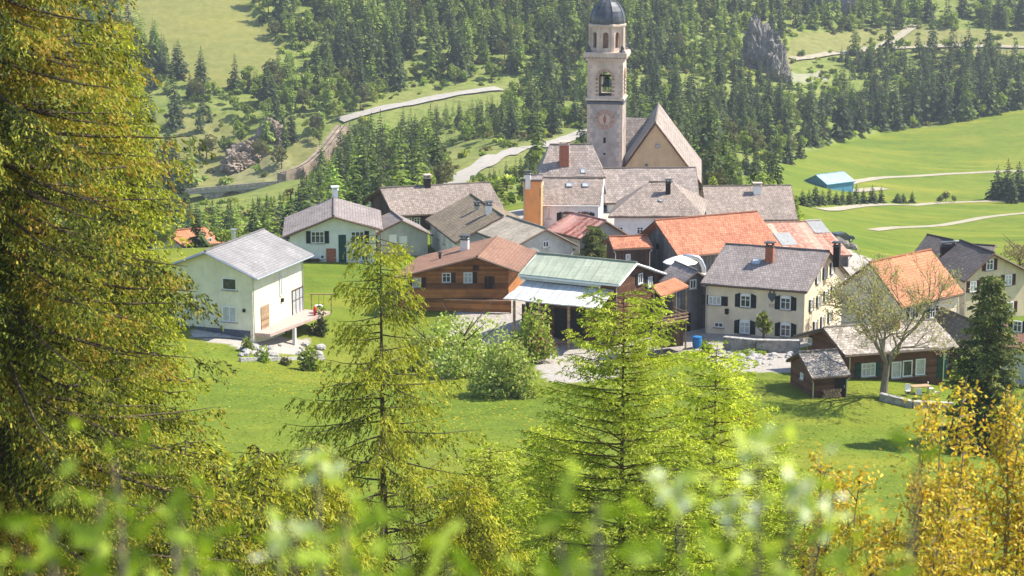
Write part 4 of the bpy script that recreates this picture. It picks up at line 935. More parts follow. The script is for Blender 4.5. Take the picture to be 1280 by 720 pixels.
# thin out overlaps
g = {}; idx = []
order = np.argsort(cD)
for i in order:
    if not kk[i]: continue
    c = (int(cX[i] // 3.5), int(cY[i] // 4.6), 1) if cD[i] > 480 else (int(cX[i] // 2.6), int(cY[i] // 3.6), 2)
    if c in g: continue
    g[c] = 1; idx.append(i)
idx = [i for i in idx if -45 < qx[i] < 1325 and qy[i] > -62]
T_sp, T_la, T_br = [], [], []
SPN = np.clip((vnoise(cX, cY, 26, 14) - .5) * 2.2 + .5, 0, 1); SPM = vnoise(cX, cY, 40, 19)
PRO = []
for L, D_ in (([(236, 247), (300, 243), (362, 235)], 596), ([(352, 219), (380, 211), (402, 193), (430, 160)], 598), ([(655, 188), (620, 199), (603, 208), (578, 226), (566, 238)], 470), ([(470, 141), (525, 130), (560, 124), (625, 116)], 660),
              ([(300, 215), (350, 212)], 620), ([(930, 85), (990, 100)], 745), ([(1000, 77), (1160, 62), (1270, 62)], 800), ([(735, 168), (690, 184)], 500), ([(215, 100), (300, 112), (345, 90)], 640), ([(1000, 100), (1060, 104)], 740), ([(1020, 58), (1160, 50), (1280, 46)], 820)):
    for (x0, y0), (x1, y1) in zip(L[:-1], L[1:]):
        for t in np.linspace(0, 1, 14): PRO.append((x0 + (x1 - x0) * t, y0 + (y1 - y0) * t, D_))
PRO = np.array(PRO)
for i in idx:
    r = frng.random(); x, y = qx[i], qy[i]
    psp, pla = .5, .25
    if upper[i]: psp, pla = (.48, .42)
    if 380 < x < 560 and y > 100: psp, pla = .3, .15
    if shrub[i]: psp, pla = .12, .12
    if band[i]: psp, pla = .45, .25
    if x > 780 and 60 < y < 240: psp, pla = .62, .15
    if x > 1000 and 80 < y < 215: psp, pla = .85, .08
    if rshr[i] or lowr[i] or slope_[i]: psp, pla = .15, .1
    if x < 560 and y > 225: psp, pla = .4, .35
    vn = float(SPN[i]); psp, pla = (psp * (.25 + 1.1 * vn), pla * (1.2 - .8 * vn)); s = frng.uniform(.42, 1.15) * (.8 + .4 * float(SPM[i]))
    if s_near[i]: s *= .5 + .4 * max(0, (cD[i] - 250) / 60)
    w_px = 6; top_y = y - s * 15.5 * FPX / cD[i]; cov = (np.abs(PRO[:, 0] - x) < w_px + s * 5) & (PRO[:, 2] > cD[i]) & (PRO[:, 1] > top_y)
    if cov.any():
        s2 = (y - PRO[cov, 1].max()) / 15.5 * cD[i] / FPX
        if s2 < .17: continue
        s = s2
    rec = (cX[i], cY[i], cZ[i], x, y, s, frng.random())
    (T_sp if r < psp else T_la if r < psp + pla else T_br).append(rec)
print('forest', len(T_sp), len(T_la), len(T_br))
def region(x, y):
    if x < 560 and y > 200: return 'in the wooded gorge behind the white shuttered gable house'
    if x < 400: return 'on the hillside beside the left hill meadow'
    if x < 735: return 'on the slope left of the bell tower'
    if y < 100: return 'high on the slope right of the bell tower'
    if x < 1000: return 'in the wood behind the steep church roof'
    return 'in the forest belt above the right meadow'
def place_kind(recs, meshes, name, adj, cat, limit):
    vis = [q for q in recs if not (q[3] < 190 or (q[4] > 262 and q[3] < 640) or (650 < q[3] < 880 and q[4] > 215) or q[4] < 6)]
    vis.sort(key=lambda q: -q[5] / q[1]); own = vis[:limit]; ids = set(id(q) for q in own)
    for q in own:
        me = meshes[int(q[6] * 997) % len(meshes)]
        o = mobj(name, me, loc=(q[0], q[1], q[2] - .3), rz=q[6] * 6.28, sc=(q[5], q[5], q[5] * (.9 + .25 * ((q[6] * 37) % 1))))
        rgn = region(q[3], q[4]); tag(o, adj + ' ' + rgn, cat, adj + ' trees ' + rgn)
    return [q for q in recs if id(q) not in ids]
rest = [place_kind(T_sp, V_SP, 'spruce', 'dark narrow spruce', 'spruce', 290), place_kind(T_la, V_LA, 'larch', 'light green larch', 'larch', 290), place_kind(T_br, V_BR, 'broadleaf_tree', 'round bright green tree', 'tree', 290)]
def mass(name, recs, protos, label, cat):
    VS = []; CS = []; rr = np.random.default_rng(77)
    for q in recs:
        V, C = protos[int(q[6] * 991) % len(protos)]; a = q[6] * 6.28; ca, sa = math.cos(a), math.sin(a)
        W = V * q[5]; W = np.stack([W[:, 0] * ca - W[:, 1] * sa, W[:, 0] * sa + W[:, 1] * ca, W[:, 2]], 1) + [q[0], q[1], q[2] - .3]
        VS.append(W); CS.append(C * rr.uniform(.6, 1.5) * np.array([rr.uniform(.9, 1.15), 1, rr.uniform(.85, 1.15)]))
    V = np.concatenate(VS); me = npmesh(name, V, qf(len(V) // 4), M['farleaf'], np.concatenate(CS)); return tag(mobj(name, me), label, cat, kind='stuff')
mass('conifer_forest', rest[0], [spruce_arr(np.random.default_rng(400 + i), 15, 2.9, 18, 10, SPR, dens=2, pw=.7) for i in range(5)], 'dense dark spruce forest covering the far side of the valley', 'forest')
mass('larch_forest', rest[1], [spruce_arr(np.random.default_rng(420 + i), 14, 2.8, 17, 9, LAR, .15, 2, .2, .6) for i in range(4)], 'light green larch wood mixed into the far spruce forest', 'forest')
mass('leafy_thicket', rest[2], [crown_arr(np.random.default_rng(440 + i), 7, 3, 300, BRO, .8) for i in range(4)], 'pale green leafy thicket between the far conifers', 'thicket')
# low bushes
bu = []
nB = 12000; bD = np.sqrt(frng.uniform(300 ** 2, 900 ** 2, nB)); bX = frng.uniform(-.33, .33, nB) * bD; bZ = np.array([hgt(x, y) for x, y in zip(bX, bD)]); bx, by = projA(np.stack([bX, bD, bZ], 1))
ok = (frng.random(nB) < .75) & ~nearroad(bx, by)
for k in ('hillmeadow', 'rightmeadow', 'track'): ok &= ~inpoly(bx, by, POLY[k])
te = inpoly(bx, by, POLY['terrace']) | inpoly(bx, by, POLY['patch']) | inpoly(bx, by, POLY['slope']) | inpoly(bx, by, POLY['patch2']); ok &= ~te | (frng.random(nB) < .3) | ((bx < 370) & (by > 238) & (by < 280))
for i in np.nonzero(ok)[0]: bu.append((bX[i], bD[i], bZ[i], 0, 0, frng.uniform(.5, 1.5), frng.random()))
mass('undergrowth', bu, [crown_arr(np.random.default_rng(460 + i), 1.9, 1.7, 70, (BRO, OLI, BRO, LAR)[i], .7, 5, .0, .2) for i in range(4)], 'low scrub and bushes on the far slopes', 'scrub')

def one(name, me, px, py, sc, label, cat='tree', D=None, group=None, rz=None, sx=None):
    p = hit(px, py, 140) if D is None else U(px, py, D)
    if D is not None: p[2] = hgt(p[0], p[1])
    o = mobj(name, me, loc=(p[0], p[1], p[2] - .2), rz=rnd.random() * 6.28 if rz is None else rz, sc=sc if sx is None else (sx, sx, sc)); return tag(o, label, cat, group)
for i, (px, py, s) in enumerate([(926, 106, .75), (936, 112, .6), (949, 114, .7), (960, 116, .55), (975, 118, .65), (988, 112, .5), (918, 100, .9)]):
    one('spruce', V_SP[i % 5], px, py, s, 'small spruce at the foot of the grey rock tower', 'spruce', group='spruces at the foot of the grey rock tower')
# trees standing out on the left meadow edge
for i, (px, py, h_, lb) in enumerate([(252, 108, 13.5, 'tall dark spruce standing alone on the lower edge of the hill meadow'), (294, 112, 12, 'dark spruce right of the tall lone one on the hill meadow edge'), (224, 98, 13, 'dark spruce at the left end of the hill meadow edge'),
        (206, 80, 10, 'small dark spruce highest on the left hill meadow edge'), (312, 116, 8, 'short spruce close beside the darker pair on the meadow edge'), (262, 152, 5.5, 'tiny dark spruce on the dry slope under the hill meadow'), (238, 122, 9, 'spruce on the dry slope just below the hill meadow edge'),
        (335, 132, 15, 'tall slim spruce at the right end of the hill meadow'), (345, 158, 14, 'slim spruce lower down right of the hill meadow')]):
    one('spruce', V_SP[i % 5], px, py, h_ / 15, lb, 'spruce', sx=h_ / 13.0)
for i in range(13):   # belt of big spruces above the right meadow
    x = 1010 + i * 22 + rnd.uniform(-7, 7); y = 178 - (x - 1010) * .17 + rnd.uniform(-3, 3)
    one('spruce', V_SP[i % 5], x, y, rnd.uniform(1.05, 1.45), 'big dark spruce in the front row along the upper edge of the right meadow', 'spruce', group='front row of spruces above the right meadow', sx=rnd.uniform(1.2, 1.5))
for i, (px, py, s) in enumerate([(1246, 250, .85), (1258, 250, 1.0), (1272, 251, .95), (1284, 252, .8), (1265, 254, .7)]):
    one('spruce', V_SP[i % 5], px, py, s * .72, 'dark spruce in the tight clump on the meadow at the right edge', 'spruce', group='spruce clump on the right meadow', sx=s * 1.15)
for i, x in enumerate([1003, 1011, 1019, 1028, 1036, 1045, 1053, 1062, 1070, 1079, 1090, 1101, 1122, 1129, 1140]):
    one('spruce', V_SP[i % 5], x, 257 - i * .25, rnd.uniform(.18, .32), 'small dark conifer in the row in front of the blue hall', 'conifer', group='row of small conifers by the blue hall', sx=rnd.uniform(.4, .55))
for i, (px, py, s) in enumerate([(1182, 252, .4), (1175, 254, .3), (1193, 253, .28)]): one('bush', V_BR[2], px, py, s, 'greyish round bush beside the lane on the valley meadow', 'bush', group='grey bushes on the valley meadow')
for i, (px, py, s) in enumerate([(905, 228, .5), (918, 222, .6), (932, 218, .55), (945, 214, .6), (962, 216, .75), (985, 205, .8), (1000, 198, .7)]):
    one('spruce', V_SP[i % 5], px, py, s * .8, 'low dark spruce at the left corner of the right meadow', 'spruce', group='low spruces at the meadow corner', sx=s)
for i, (px, py, s) in enumerate([(1014, 178, 1.1), (1005, 190, .8), (890, 232, .8), (883, 240, .9), (897, 246, .7)]):
    one('broadleaf_tree', V_BR[i % 2], px, py, s, 'round leafy tree at the wood edge beside the church', 'tree', group='leafy trees at the wood edge beside the church')

# ---------------------------------------------------------------- village trees and bushes
def tree2(name, px, py, label, cat, V, C, th, tr, bark='bark', D=None, group=None, leaf='leaf', limbs=None):
    p = hit(px, py, 120) if D is None else U(px, py, D); p[2] = hgt(p[0], p[1])
    r = empty(name, p, label, cat, group); mobj('crown', npmesh('crown', V, qf(len(V) // 4), M[leaf], C), r)
    mb = MB(); mb.tube([(0, 0, -.6), (tr * .3, 0, th * .4), (0, tr * .2, th * .75), (0, 0, th)], [tr * 1.3, tr, tr * .6, tr * .2], 7)
    for b in (limbs or []): mb.tube(b[0], b[1], 5, False)
    mb.build('trunk', M[bark], r, smooth=True); return r
def limbset(rng, H, Rr, n, r0, z0=.25):
    out = []
    for i in range(n):
        a = i * 2.4 + rng.uniform(-.3, .3); z = H * rng.uniform(z0, .7); l = Rr * rng.uniform(.5, .9)
        out.append(([(0, 0, z), (math.cos(a) * l * .45, math.sin(a) * l * .45, z + l * .35), (math.cos(a) * l, math.sin(a) * l, z + l * .8)], [r0, r0 * .6, r0 * .2]))
    return out
WHB = [(.60, .62, .30), (.50, .54, .2), (.36, .45, .11), (.68, .68, .42), (.3, .39, .08)]
YG = [(.32, .42, .06), (.26, .37, .05), (.40, .46, .09), (.2, .29, .04)]
r_ = np.random.default_rng(21)
vil = [('blossom_bush', 580, 468, 6.2, 4.4, 8500, WHB + YG, .22, 'large pale bush in white blossom below the wooden chalet', 'bush', 178),
       ('leafy_bush', 634, 505, 4.3, 3.4, 7000, [(.36, .42, .10), (.30, .38, .08), (.42, .44, .14)], .22, 'soft olive green bush right of the white blossoming bush', 'bush', 165),
       ('leafy_tree', 667, 436, 5.2, 2.8, 4200, YG + [(.33, .24, .12)], .25, 'small bright green tree in front of the blue grey lean-to', 'tree', 184),
       ('flower_bush', 532, 445, 4.4, 3.2, 4500, YG + WHB[:2], .28, 'yellow green flowering bush left of the white blossoming bush', 'bush', 184),
       ('green_shrub', 886, 419, 1.6, .8, 420, [(.26, .36, .03), (.2, .3, .03)], .2, 'small lime green shrub at the corner of the shuttered house', 'shrub', 184),
       ('wall_tree', 954, 418, 3.3, .95, 500, BRO + OLI, .24, 'slender young tree between the lower shuttered windows', 'tree', 187),
       ('low_shrub', 978, 424, .8, 1.0, 300, YG, .2, 'low round shrub at the foot of the shuttered house', 'shrub', 184),
       ('low_shrub', 938, 427, .6, 1.8, 420, YG, .2, 'flat spreading shrub on the wall before the shuttered house', 'shrub', 183),
       ('hedge_bush', 330, 440, 1.3, 1.0, 500, YG, .2, 'round green bush in the rock garden of the cream house', 'bush', 181),
       ('hedge_bush', 309, 425, 1.6, .9, 450, YG + OLI, .22, 'upright bush at the corner of the cream house', 'bush', 184),
       ('hedge_bush', 388, 440, 2.2, 1.2, 650, YG + OLI, .25, 'loose garden bush below the terrace slab', 'bush', 180),
       ('hedge_bush', 356, 440, 1.0, .8, 320, OLI, .2, 'small olive bush among the pale garden rocks', 'bush', 181),
       ('dark_shrub', 402, 402, 3.0, 1.1, 500, OLI + SPR, .25, 'brownish shrub on the lawn between the cream and white houses', 'shrub', 196),
       ('leafy_tree', 1062, 378, 6.5, 2.6, 1900, [(.27, .27, .12), (.2, .22, .08), (.33, .3, .16)], .16, 'thin pale tree at the right gable of the shuttered house', 'tree', 189),
       ('leafy_tree', 1098, 350, 6.0, 3.3, 1500, [(.32, .2, .12), (.27, .2, .1), (.25, .22, .09)], .15, 'thin reddish budding tree left of the bright orange roof', 'tree', 200),
       ('leafy_tree', 1275, 322, 5.5, 3.2, 1500, [(.25, .19, .13), (.22, .18, .11)], .17, 'thin brown budding tree behind the sand coloured house', 'tree', 235),
       ('leafy_tree', 1205, 425, 3.6, 1.5, 900, YG, .2, 'bright green tree left of the dark right hand spruce', 'tree', 168),
       ('leafy_tree', 888, 268, 6.5, 1.7, 900, BRO, .3, 'leafy tree between the church roof and the plain grey roof', 'tree', 290),
       ('yellow_bush', 925, 505, 1.3, 3.2, 1500, [(.42, .36, .02), (.3, .31, .03), (.48, .40, .02)], .16, 'yellow flowering bush on the meadow below the shuttered house', 'bush', 152)]
for nm, px, py, H_, R_, n_, cl, sz, lb, ct, D in vil:
    V, C = crown_arr(r_, H_, R_, n_, cl, sz, 16 if n_ > 1000 else 7, .0 if 'bush' in nm or 'shrub' in nm else .1, .35, 'bush' in nm or 'shrub' in nm or nm == 'leafy_tree' and H_ < 5.5); tree2(nm, px, py, lb, ct, V, C, H_ * .6, .05 * H_ ** .7, D=D, limbs=limbset(r_, H_, R_, 7, .03 * H_ ** .6))
def bigspruce(name, px, D, H_, R_, seed, colr, label, lay=44, nb=15, py=470):
    rr = np.random.default_rng(seed); V, C = spruce_arr(rr, H_, R_, lay, nb, colr, .3, 5, .12, .8)
    # split every frond into finer sprays
    P = V.reshape(-1, 4, 3).mean(1); n = len(P); k = 12
    P2 = np.repeat(P, k, 0) + rr.normal(0, .24, (n * k, 3)); Dv = np.repeat(unit(P * [1, 1, 0] + [0, 0, -.3 * R_]), k, 0) + rr.normal(0, .35, (n * k, 3))
    V = quads(P2, Dv, rr.uniform(.2, .42, n * k), .11, rr); C = np.repeat(pal(rr, n * k, colr, .35), 4, 0)
    return tree2(name, px, py, label, 'spruce', V, C, H_ * .97, .16, D=D, leaf='needle')
if 0: bigspruce('spruce', 742, 225, 5.6, 1.9, 31, [(.06, .09, .035), (.1, .14, .045), (.15, .18, .05)], 'lone dark green spruce standing among the village roofs', py=325)
if 0: bigspruce('spruce', 1240, 148, 12.6, 3.9, 32, [(.05, .075, .035), (.09, .12, .045), (.14, .16, .055), (.07, .10, .045)], 'tall dark spruce at the right in front of the brown roofed house', 50, 17, py=510)
# leafless tree in front of the brown chalet
def bare_tree(px, py, D, H_, Rr, seed, label):
    rr = np.random.default_rng(seed); p = U(px, py, D); p[2] = hgt(p[0], p[1]); root = empty('budding_tree', p, label, 'tree'); mb = MB(); tips = []
    mb.tube([(0, 0, -.5), (.1, 0, 1.4), (.25, .05, 2.8)], [.36, .29, .26], 9)
    def grow(p, d, l, r, lv):
        q = p + d * l * .5 + rr.normal(0, .05 * l, 3); e = p + d * l; mb.tube([p, q, e], [r, r * .8, r * .6], 5 if lv < 3 else 3, False)
        if lv >= 5: tips.append((q, e)); return
        if lv >= 3: tips.append((q, e))
        for _ in range(3 if lv < 4 else 4):
            nd_ = unit(d + rr.normal(0, .42, 3) + np.array([0, 0, .10])); grow(e if _ else q, nd_, l * rr.uniform(.66, .86), r * .6, lv + 1)
    for i in range(5):
        a = i * 1.26 + .3; grow(np.array([.25, .05, 2.7]), unit(np.array([math.cos(a) * .75, math.sin(a) * .75, rr.uniform(1.0, 1.7)])), H_ * .2, .16, 0)
    mb.build('trunk', M['barklight'], root)
    P = []
    for q, e in tips:
        k = 5; t = rr.random((k, 1)); P.append(q + (e - q) * t + rr.normal(0, .14, (k, 3)))
    P = np.concatenate(P); P = P[rr.random(len(P)) < min(1, 6500 / len(P))]
    C = np.repeat(pal(rr, len(P), [(.44, .46, .16), (.38, .36, .15), (.46, .38, .22)], .25), 4, 0)
    mobj('crown', npmesh('crown', quads(P, rr.normal(size=P.shape), .13, .08, rr), qf(len(P)), M['leaf'], C), root); return root
bare_tree(1103, 516, 160, 14.2, 4, 3, 'broad budding tree with bare grey trunk in front of the brown chalet')

# ---------------------------------------------------------------- foreground conifers
def conifer(name, px, D, H_, R_, seed, label, cat, palette, nbr=200, z0=.04, droop=.25, up=.2, hang=.5, twl=.8, nq=12, ql=.14, qw=.035, pw=.75, node=.24, bark='bark', gapz=None, zmin=0, tr=None, lean=(0, 0), az_bias=None, step0=.12, side=.8, spray=.2, top=None, gapf=0):
    rr = np.random.default_rng(seed); x = rdir(px, 360); x = x[0] / x[1] * D; z = hgt(x, D); root = empty(name, (x, D, z), label, cat)
    if top is not None: H_ = float(U(px, top, D)[2]) - z
    mb = MB(); tr = tr or H_ * .011
    zs = np.linspace(-.8, H_, 12); mb.tube([(lean[0] * (q / H_) ** 2, lean[1] * (q / H_) ** 2, q) for q in zs], [max(.015, tr * (1.15 - q / H_ * 1.1)) for q in zs], 9)
    P = []; Dr = []
    for i in range(nbr):
        t = z0 + (1 - z0) * ((i + rr.random()) / nbr) ** .92; h = H_ * t
        if h < zmin: continue
        if rr.random() < gapf: continue
        az = i * 2.399 + rr.uniform(-.5, .5)
        Lb = R_ * max(.05, (1 - t)) ** pw * rr.uniform(.55, 1.12) + .35
        n = max(3, int(Lb / node)); s = (np.arange(n) + 1) / n; o = np.array([math.cos(az), math.sin(az), 0.]); sd_ = np.array([-o[1], o[0], 0.])
        wob = np.cumsum(rr.normal(0, .05, n)) * Lb / n * 2; dr = droop * rr.uniform(.6, 1.3)
        B = o * (s * Lb)[:, None] + sd_ * wob[:, None]; B[:, 2] += h - dr * Lb * s + up * Lb * s ** 2.2 + np.cumsum(rr.normal(0, .02, n)); B[:, 0] += lean[0] * t * t; B[:, 1] += lean[1] * t * t
        rb = tr * .28 * (Lb / R_) ** .7 + .008
        mb.tube([(lean[0] * t * t, lean[1] * t * t, h)] + [tuple(b) for b in B[::max(1, n // 6)]], list(np.linspace(rb, .006, len(B[::max(1, n // 6)]) + 1)), 4, False)
        for sg in (-1, 1, 0):
            for j in range(n):
                if s[j] < step0 or rr.random() < .08 or (sg == 0 and rr.random() < .4): continue
                l = twl * (1.0 - .45 * s[j]) * rr.uniform(.45, 1.15) * min(1, Lb / 1.2 + .25)
                d = sd_ * sg * side + o * .55; d = d / (np.linalg.norm(d) + 1e-6); m = max(3, int(nq * 1.9 * l / twl)); f = (np.arange(m) + rr.random(m)) / m; lat = np.cross(d, [0, 0, 1.]); lat = lat / (np.linalg.norm(lat) + 1e-6); sw = rr.uniform(-1, 1, m) * spray * (1.1 - f)
                q = B[j] + d * (f * l)[:, None] + np.array([0, 0, -1.]) * (hang * l * f ** 1.4 + np.abs(sw) * hang * .6)[:, None] + lat * sw[:, None] + rr.normal(0, .03, (m, 3))
                dv = d[None] * 1 + lat * (np.sign(sw) * .6)[:, None] + np.stack([np.zeros(m), np.zeros(m), -hang * 1.4 * f ** .4 * 1.2], 1) + rr.normal(0, .45, (m, 3)); P.append(q); Dr.append(dv)
    mb.build('trunk', M[bark], root)
    P = np.concatenate(P); Dr = np.concatenate(Dr); n = len(P)
    base = vnoise(P[:, 0] * 1.0 + P[:, 2] * .7, P[:, 1] + P[:, 2] * .3, .9, seed)
    cl = np.array(palette, float); k = np.clip((base * 1.1 - .05 + rr.normal(0, .22, n)) * len(cl), 0, len(cl) - 1).astype(int); C = cl[k] * (1 + rr.uniform(-.25, .25, (n, 1)))
    V = quads(P, Dr, ql * rr.uniform(.6, 1.4, n), qw * rr.uniform(.7, 1.4, n), rr); print(name, n)
    mobj('crown', npmesh('crown', V, qf(n), M['needle'], np.repeat(C, 4, 0)), root); return root
GOLD = [(.05, .065, .02), (.12, .14, .025), (.22, .25, .035), (.34, .35, .045), (.40, .35, .05), (.38, .24, .04)]
YEL = [(.16, .18, .025), (.33, .36, .03), (.44, .45, .04), (.50, .47, .05)]
LRC = [(.26, .33, .03), (.38, .46, .04), (.48, .55, .05), (.58, .62, .09)]
conifer('golden_conifer', -12, 44, 30, 6.0, 41, 'huge golden green conifer filling the left side of the picture', 'conifer', GOLD, 560, .12, .3, .12, .95, .9, 22, .085, .036, .6, .27, zmin=4, tr=.28, spray=.25)
conifer('golden_conifer', 150, 56, 20.5, 2.9, 42, 'slimmer yellow green conifer just right of the huge golden one', 'conifer', YEL[:3] + GOLD[2:4], 330, .1, .3, .15, .85, .85, 17, .095, .04, .7, .26, zmin=1)
conifer('golden_conifer', 78, 62, 15.5, 4.4, 48, 'shorter dense conifer half hidden behind the huge golden one', 'conifer', YEL[:2] + GOLD[:4], 260, .06, .3, .12, .8, .9, 10, .16, .055, .7, .28, zmin=1)
conifer('golden_conifer', 225, 52, 8.6, 3.2, 49, 'low yellow green conifer at the right foot of the golden pair', 'conifer', YEL + GOLD[:2], 200, .03, .25, .12, .8, .85, 10, .15, .055, .6, .26)
conifer('hanging_spruce', 476, 72, 16.8, 6.0, 43, 'yellow green spruce with drooping twigs and visible trunk in front of the chalet', 'spruce', [(.14, .16, .03)] + YEL + YEL[1:], 140, .05, .16, .14, 1.05, .95, 17, .12, .048, .78, .32, tr=.17, spray=.24, top=288, gapf=.27)
conifer('young_larch', 780, 78, 15.6, 5.2, 44, 'bright green larch with airy branches in the centre foreground', 'larch', LRC, 205, .03, -.12, .12, .3, .85, 12, .12, .045, .5, .3, bark='barkred', tr=.15, spray=.26, top=366, gapf=.1)
conifer('young_larch', 897, 80, 12.6, 4.4, 45, 'lower bright green larch right of the central one with dark bare trunk', 'larch', LRC, 165, .05, -.1, .12, .3, .85, 12, .12, .048, .5, .3, bark='barkred', tr=.15, spray=.26, top=440, gapf=.12)
conifer('young_larch', 690, 82, 8.5, 3.2, 46, 'small green larch low between the hanging spruce and the central larch', 'larch', LRC, 130, .03, -.1, .14, .3, .8, 9, .15, .05, .6, .28, bark='barkred', spray=.25)
conifer('young_larch', 965, 84, 8.0, 3.4, 50, 'low green larch at the right end of the larch group', 'larch', LRC, 120, .03, -.1, .14, .3, .8, 9, .15, .05, .55, .28, bark='barkred', spray=.25)
conifer('young_spruce', 385, 66, 8.5, 3.0, 47, 'short yellow green spruce behind the left side of the hanging spruce', 'spruce', YEL, 130, .03, .2, .1, .9, .8, 10, .15, .05, .6, .26)
DSP = [(.05, .075, .03), (.09, .12, .04), (.15, .18, .055), (.24, .25, .09)]
conifer('spruce', 1240, 148, 12, 3.9, 62, 'tall dark spruce at the right in front of the brown roofed house', 'spruce', DSP, 210, .04, .25, .12, .5, .9, 7, .26, .11, .72, .34, top=343)
conifer('spruce', 742, 225, 6, 2.6, 63, 'lone dark green spruce standing among the village roofs', 'spruce', DSP[1:], 120, .04, .2, .15, .4, .8, 6, .26, .12, .7, .34, top=283)
conifer('young_larch', 612, 74, 8.0, 3.2, 64, 'young larch low at the bottom just left of the central larch', 'larch', LRC, 110, .03, -.1, .14, .3, .8, 9, .14, .05, .55, .28, bark='barkred', spray=.25, top=560)
conifer('young_larch', 1015, 74, 8.0, 3.2, 65, 'young larch at the bottom left of the golden leafed trees', 'larch', LRC, 110, .03, -.1, .14, .3, .8, 9, .14, .05, .55, .28, bark='barkred', spray=.25, top=600)
conifer('young_larch', 850, 68, 8.0, 3.0, 66, 'young larch at the bottom between the two big green larches', 'larch', LRC, 110, .03, -.1, .14, .3, .8, 9, .14, .05, .55, .28, bark='barkred', spray=.25, top=585)
conifer('young_spruce', 318, 58, 8.0, 3.0, 67, 'olive green young spruce at the bottom between golden pair and hanging spruce', 'spruce', YEL + GOLD[:2], 130, .03, .2, .1, .9, .8, 10, .14, .05, .6, .26, top=560)
conifer('young_spruce', 585, 70, 7.0, 3.0, 58, 'short yellow green spruce right of the hanging spruce', 'spruce', YEL, 120, .03, .2, .1, .9, .8, 10, .15, .05, .6, .26)

# ---------------------------------------------------------------- golden leafed young trees, bottom right
def stem_tree(px, D, top, n, seed, label, palette, spread=1.3, leaf=.062, nl=24):
    rr = np.random.default_rng(seed); x = (px - 640) / FPX * D * 1.0; z = hgt(x, D); ztop = U(px, top, D)[2]; H_ = ztop - z; root = empty('golden_leaf_tree', (x, D, z), label, 'young tree'); mb = MB(); P = []
    for i in range(n):
        a = rr.uniform(0, 6.28); sp_ = spread * rr.uniform(.15, 1) ; hh = H_ * rr.uniform(.72, 1.0); b = np.array([math.cos(a) * .25, math.sin(a) * .25, -.3]); tp = np.array([math.cos(a) * sp_, math.sin(a) * sp_, hh]); ks = 12
        pts = [b + (tp - b) * (k / ks) + np.array([math.cos(a), math.sin(a), 0]) * .35 * math.sin(k / ks * 3.14) * spread + rr.normal(0, .05, 3) for k in range(ks + 1)]
        mb.tube(pts, list(np.linspace(.05, .008, ks + 1)), 5, False)
        for k in range(3, ks + 1):
            for _ in range(5):
                d = unit(rr.normal(0, 1, 3) + [0, 0, .9]); l = rr.uniform(.3, 1.3) * (1.15 - k / ks * .75); q = pts[k] + (pts[k - 1] - pts[k]) * rr.random(); e = q + d * l; mb.tube([q, (q + e) / 2 + rr.normal(0, .03, 3), e], [.012, .008, .003], 3, False)
                t = rr.random((nl, 1)) ** .7; P.append(q + (e - q) * t + rr.normal(0, .09, (nl, 3)))
    mb.build('trunk', M['barklight'], root); P = np.concatenate(P); C = np.repeat(pal(rr, len(P), palette, .3), 4, 0); print('stem', len(P))
    mobj('crown', npmesh('crown', quads(P, rr.normal(size=P.shape), leaf * rr.uniform(.6, 1.3, len(P)), leaf * .7, rr), qf(len(P)), M['leaf'], C), root)
GL = [(.64, .44, .05), (.72, .54, .07), (.54, .40, .045), (.74, .60, .13), (.46, .43, .06), (.58, .34, .05)]
stem_tree(1172, 30, 462, 9, 51, 'golden leafed young tree with upright stems, tallest of those at the lower right', GL, 1.1)
stem_tree(1268, 29, 478, 9, 52, 'golden leafed young tree cut by the right picture edge', GL, 1.2)
stem_tree(1078, 31, 560, 7, 53, 'low golden leafed bush left of the tallest golden young tree', GL, 1.0)
stem_tree(1215, 27, 590, 8, 54, 'dense golden leafed bush between the two taller golden young trees', GL, 1.3)
stem_tree(1140, 26, 655, 6, 55, 'golden leafed bush lowest at the lower right bottom edge', GL, 1.2)

# ---------------------------------------------------------------- blurred twigs right in front of the lens
def near_shrub(px, D, top, n, seed, label, palette, spread=.25, blossom=0, leaf=.035):
    rr = np.random.default_rng(seed); x = (px - 640) / FPX * D; z = hgt(x, D); ztop = U(px, top, D)[2]; root = empty('near_shrub', (x, D, z), label, 'shrub'); mb = MB(); P = []; B = []
    for i in range(n):
        a = rr.uniform(0, 6.28); s_ = spread * rr.uniform(0, 1) ** .6; hh = (ztop - z) * (1 if i == 0 else rr.uniform(.9, .985)); tp = np.array([math.cos(a) * s_, math.sin(a) * s_ * .7, hh]); b = tp * [.3, .3, 0] + [0, 0, -.15]; ks = 10
        pts = [b + (tp - b) * (k / ks) + rr.normal(0, .012, 3) for k in range(ks + 1)]; mb.tube(pts, list(np.linspace(.009, .003, ks + 1)), 5, False)
        for k in range(3, ks + 1):
            m = 7; P.append(pts[k] + rr.normal(0, .035, (m, 3)))
        if i < blossom: B += [pts[q_] + rr.normal(0, .02, (15, 3)) for q_ in (-1,)]
    mb.build('stem', M['barklight'], root); P = np.concatenate(P); n = len(P)
    mobj('leaves', npmesh('leaves', quads(P, rr.normal(size=P.shape), leaf * rr.uniform(.7, 1.3, n), leaf * .55, rr), qf(n), M['leaf'], np.repeat(pal(rr, n, palette, .2), 4, 0)), root)
    if B:
        B = np.concatenate(B); mobj('blossom', npmesh('blossom', quads(B, rr.normal(size=B.shape), .021, .018, rr), qf(len(B)), M['leaf'], np.repeat(pal(rr, len(B), [(.62, .68, .42), (.72, .76, .6)], .1), 4, 0)), root)
NG = [(.22, .32, .03), (.32, .42, .05), (.18, .26, .03)]; NG2 = [(.44, .52, .10), (.36, .46, .07)]
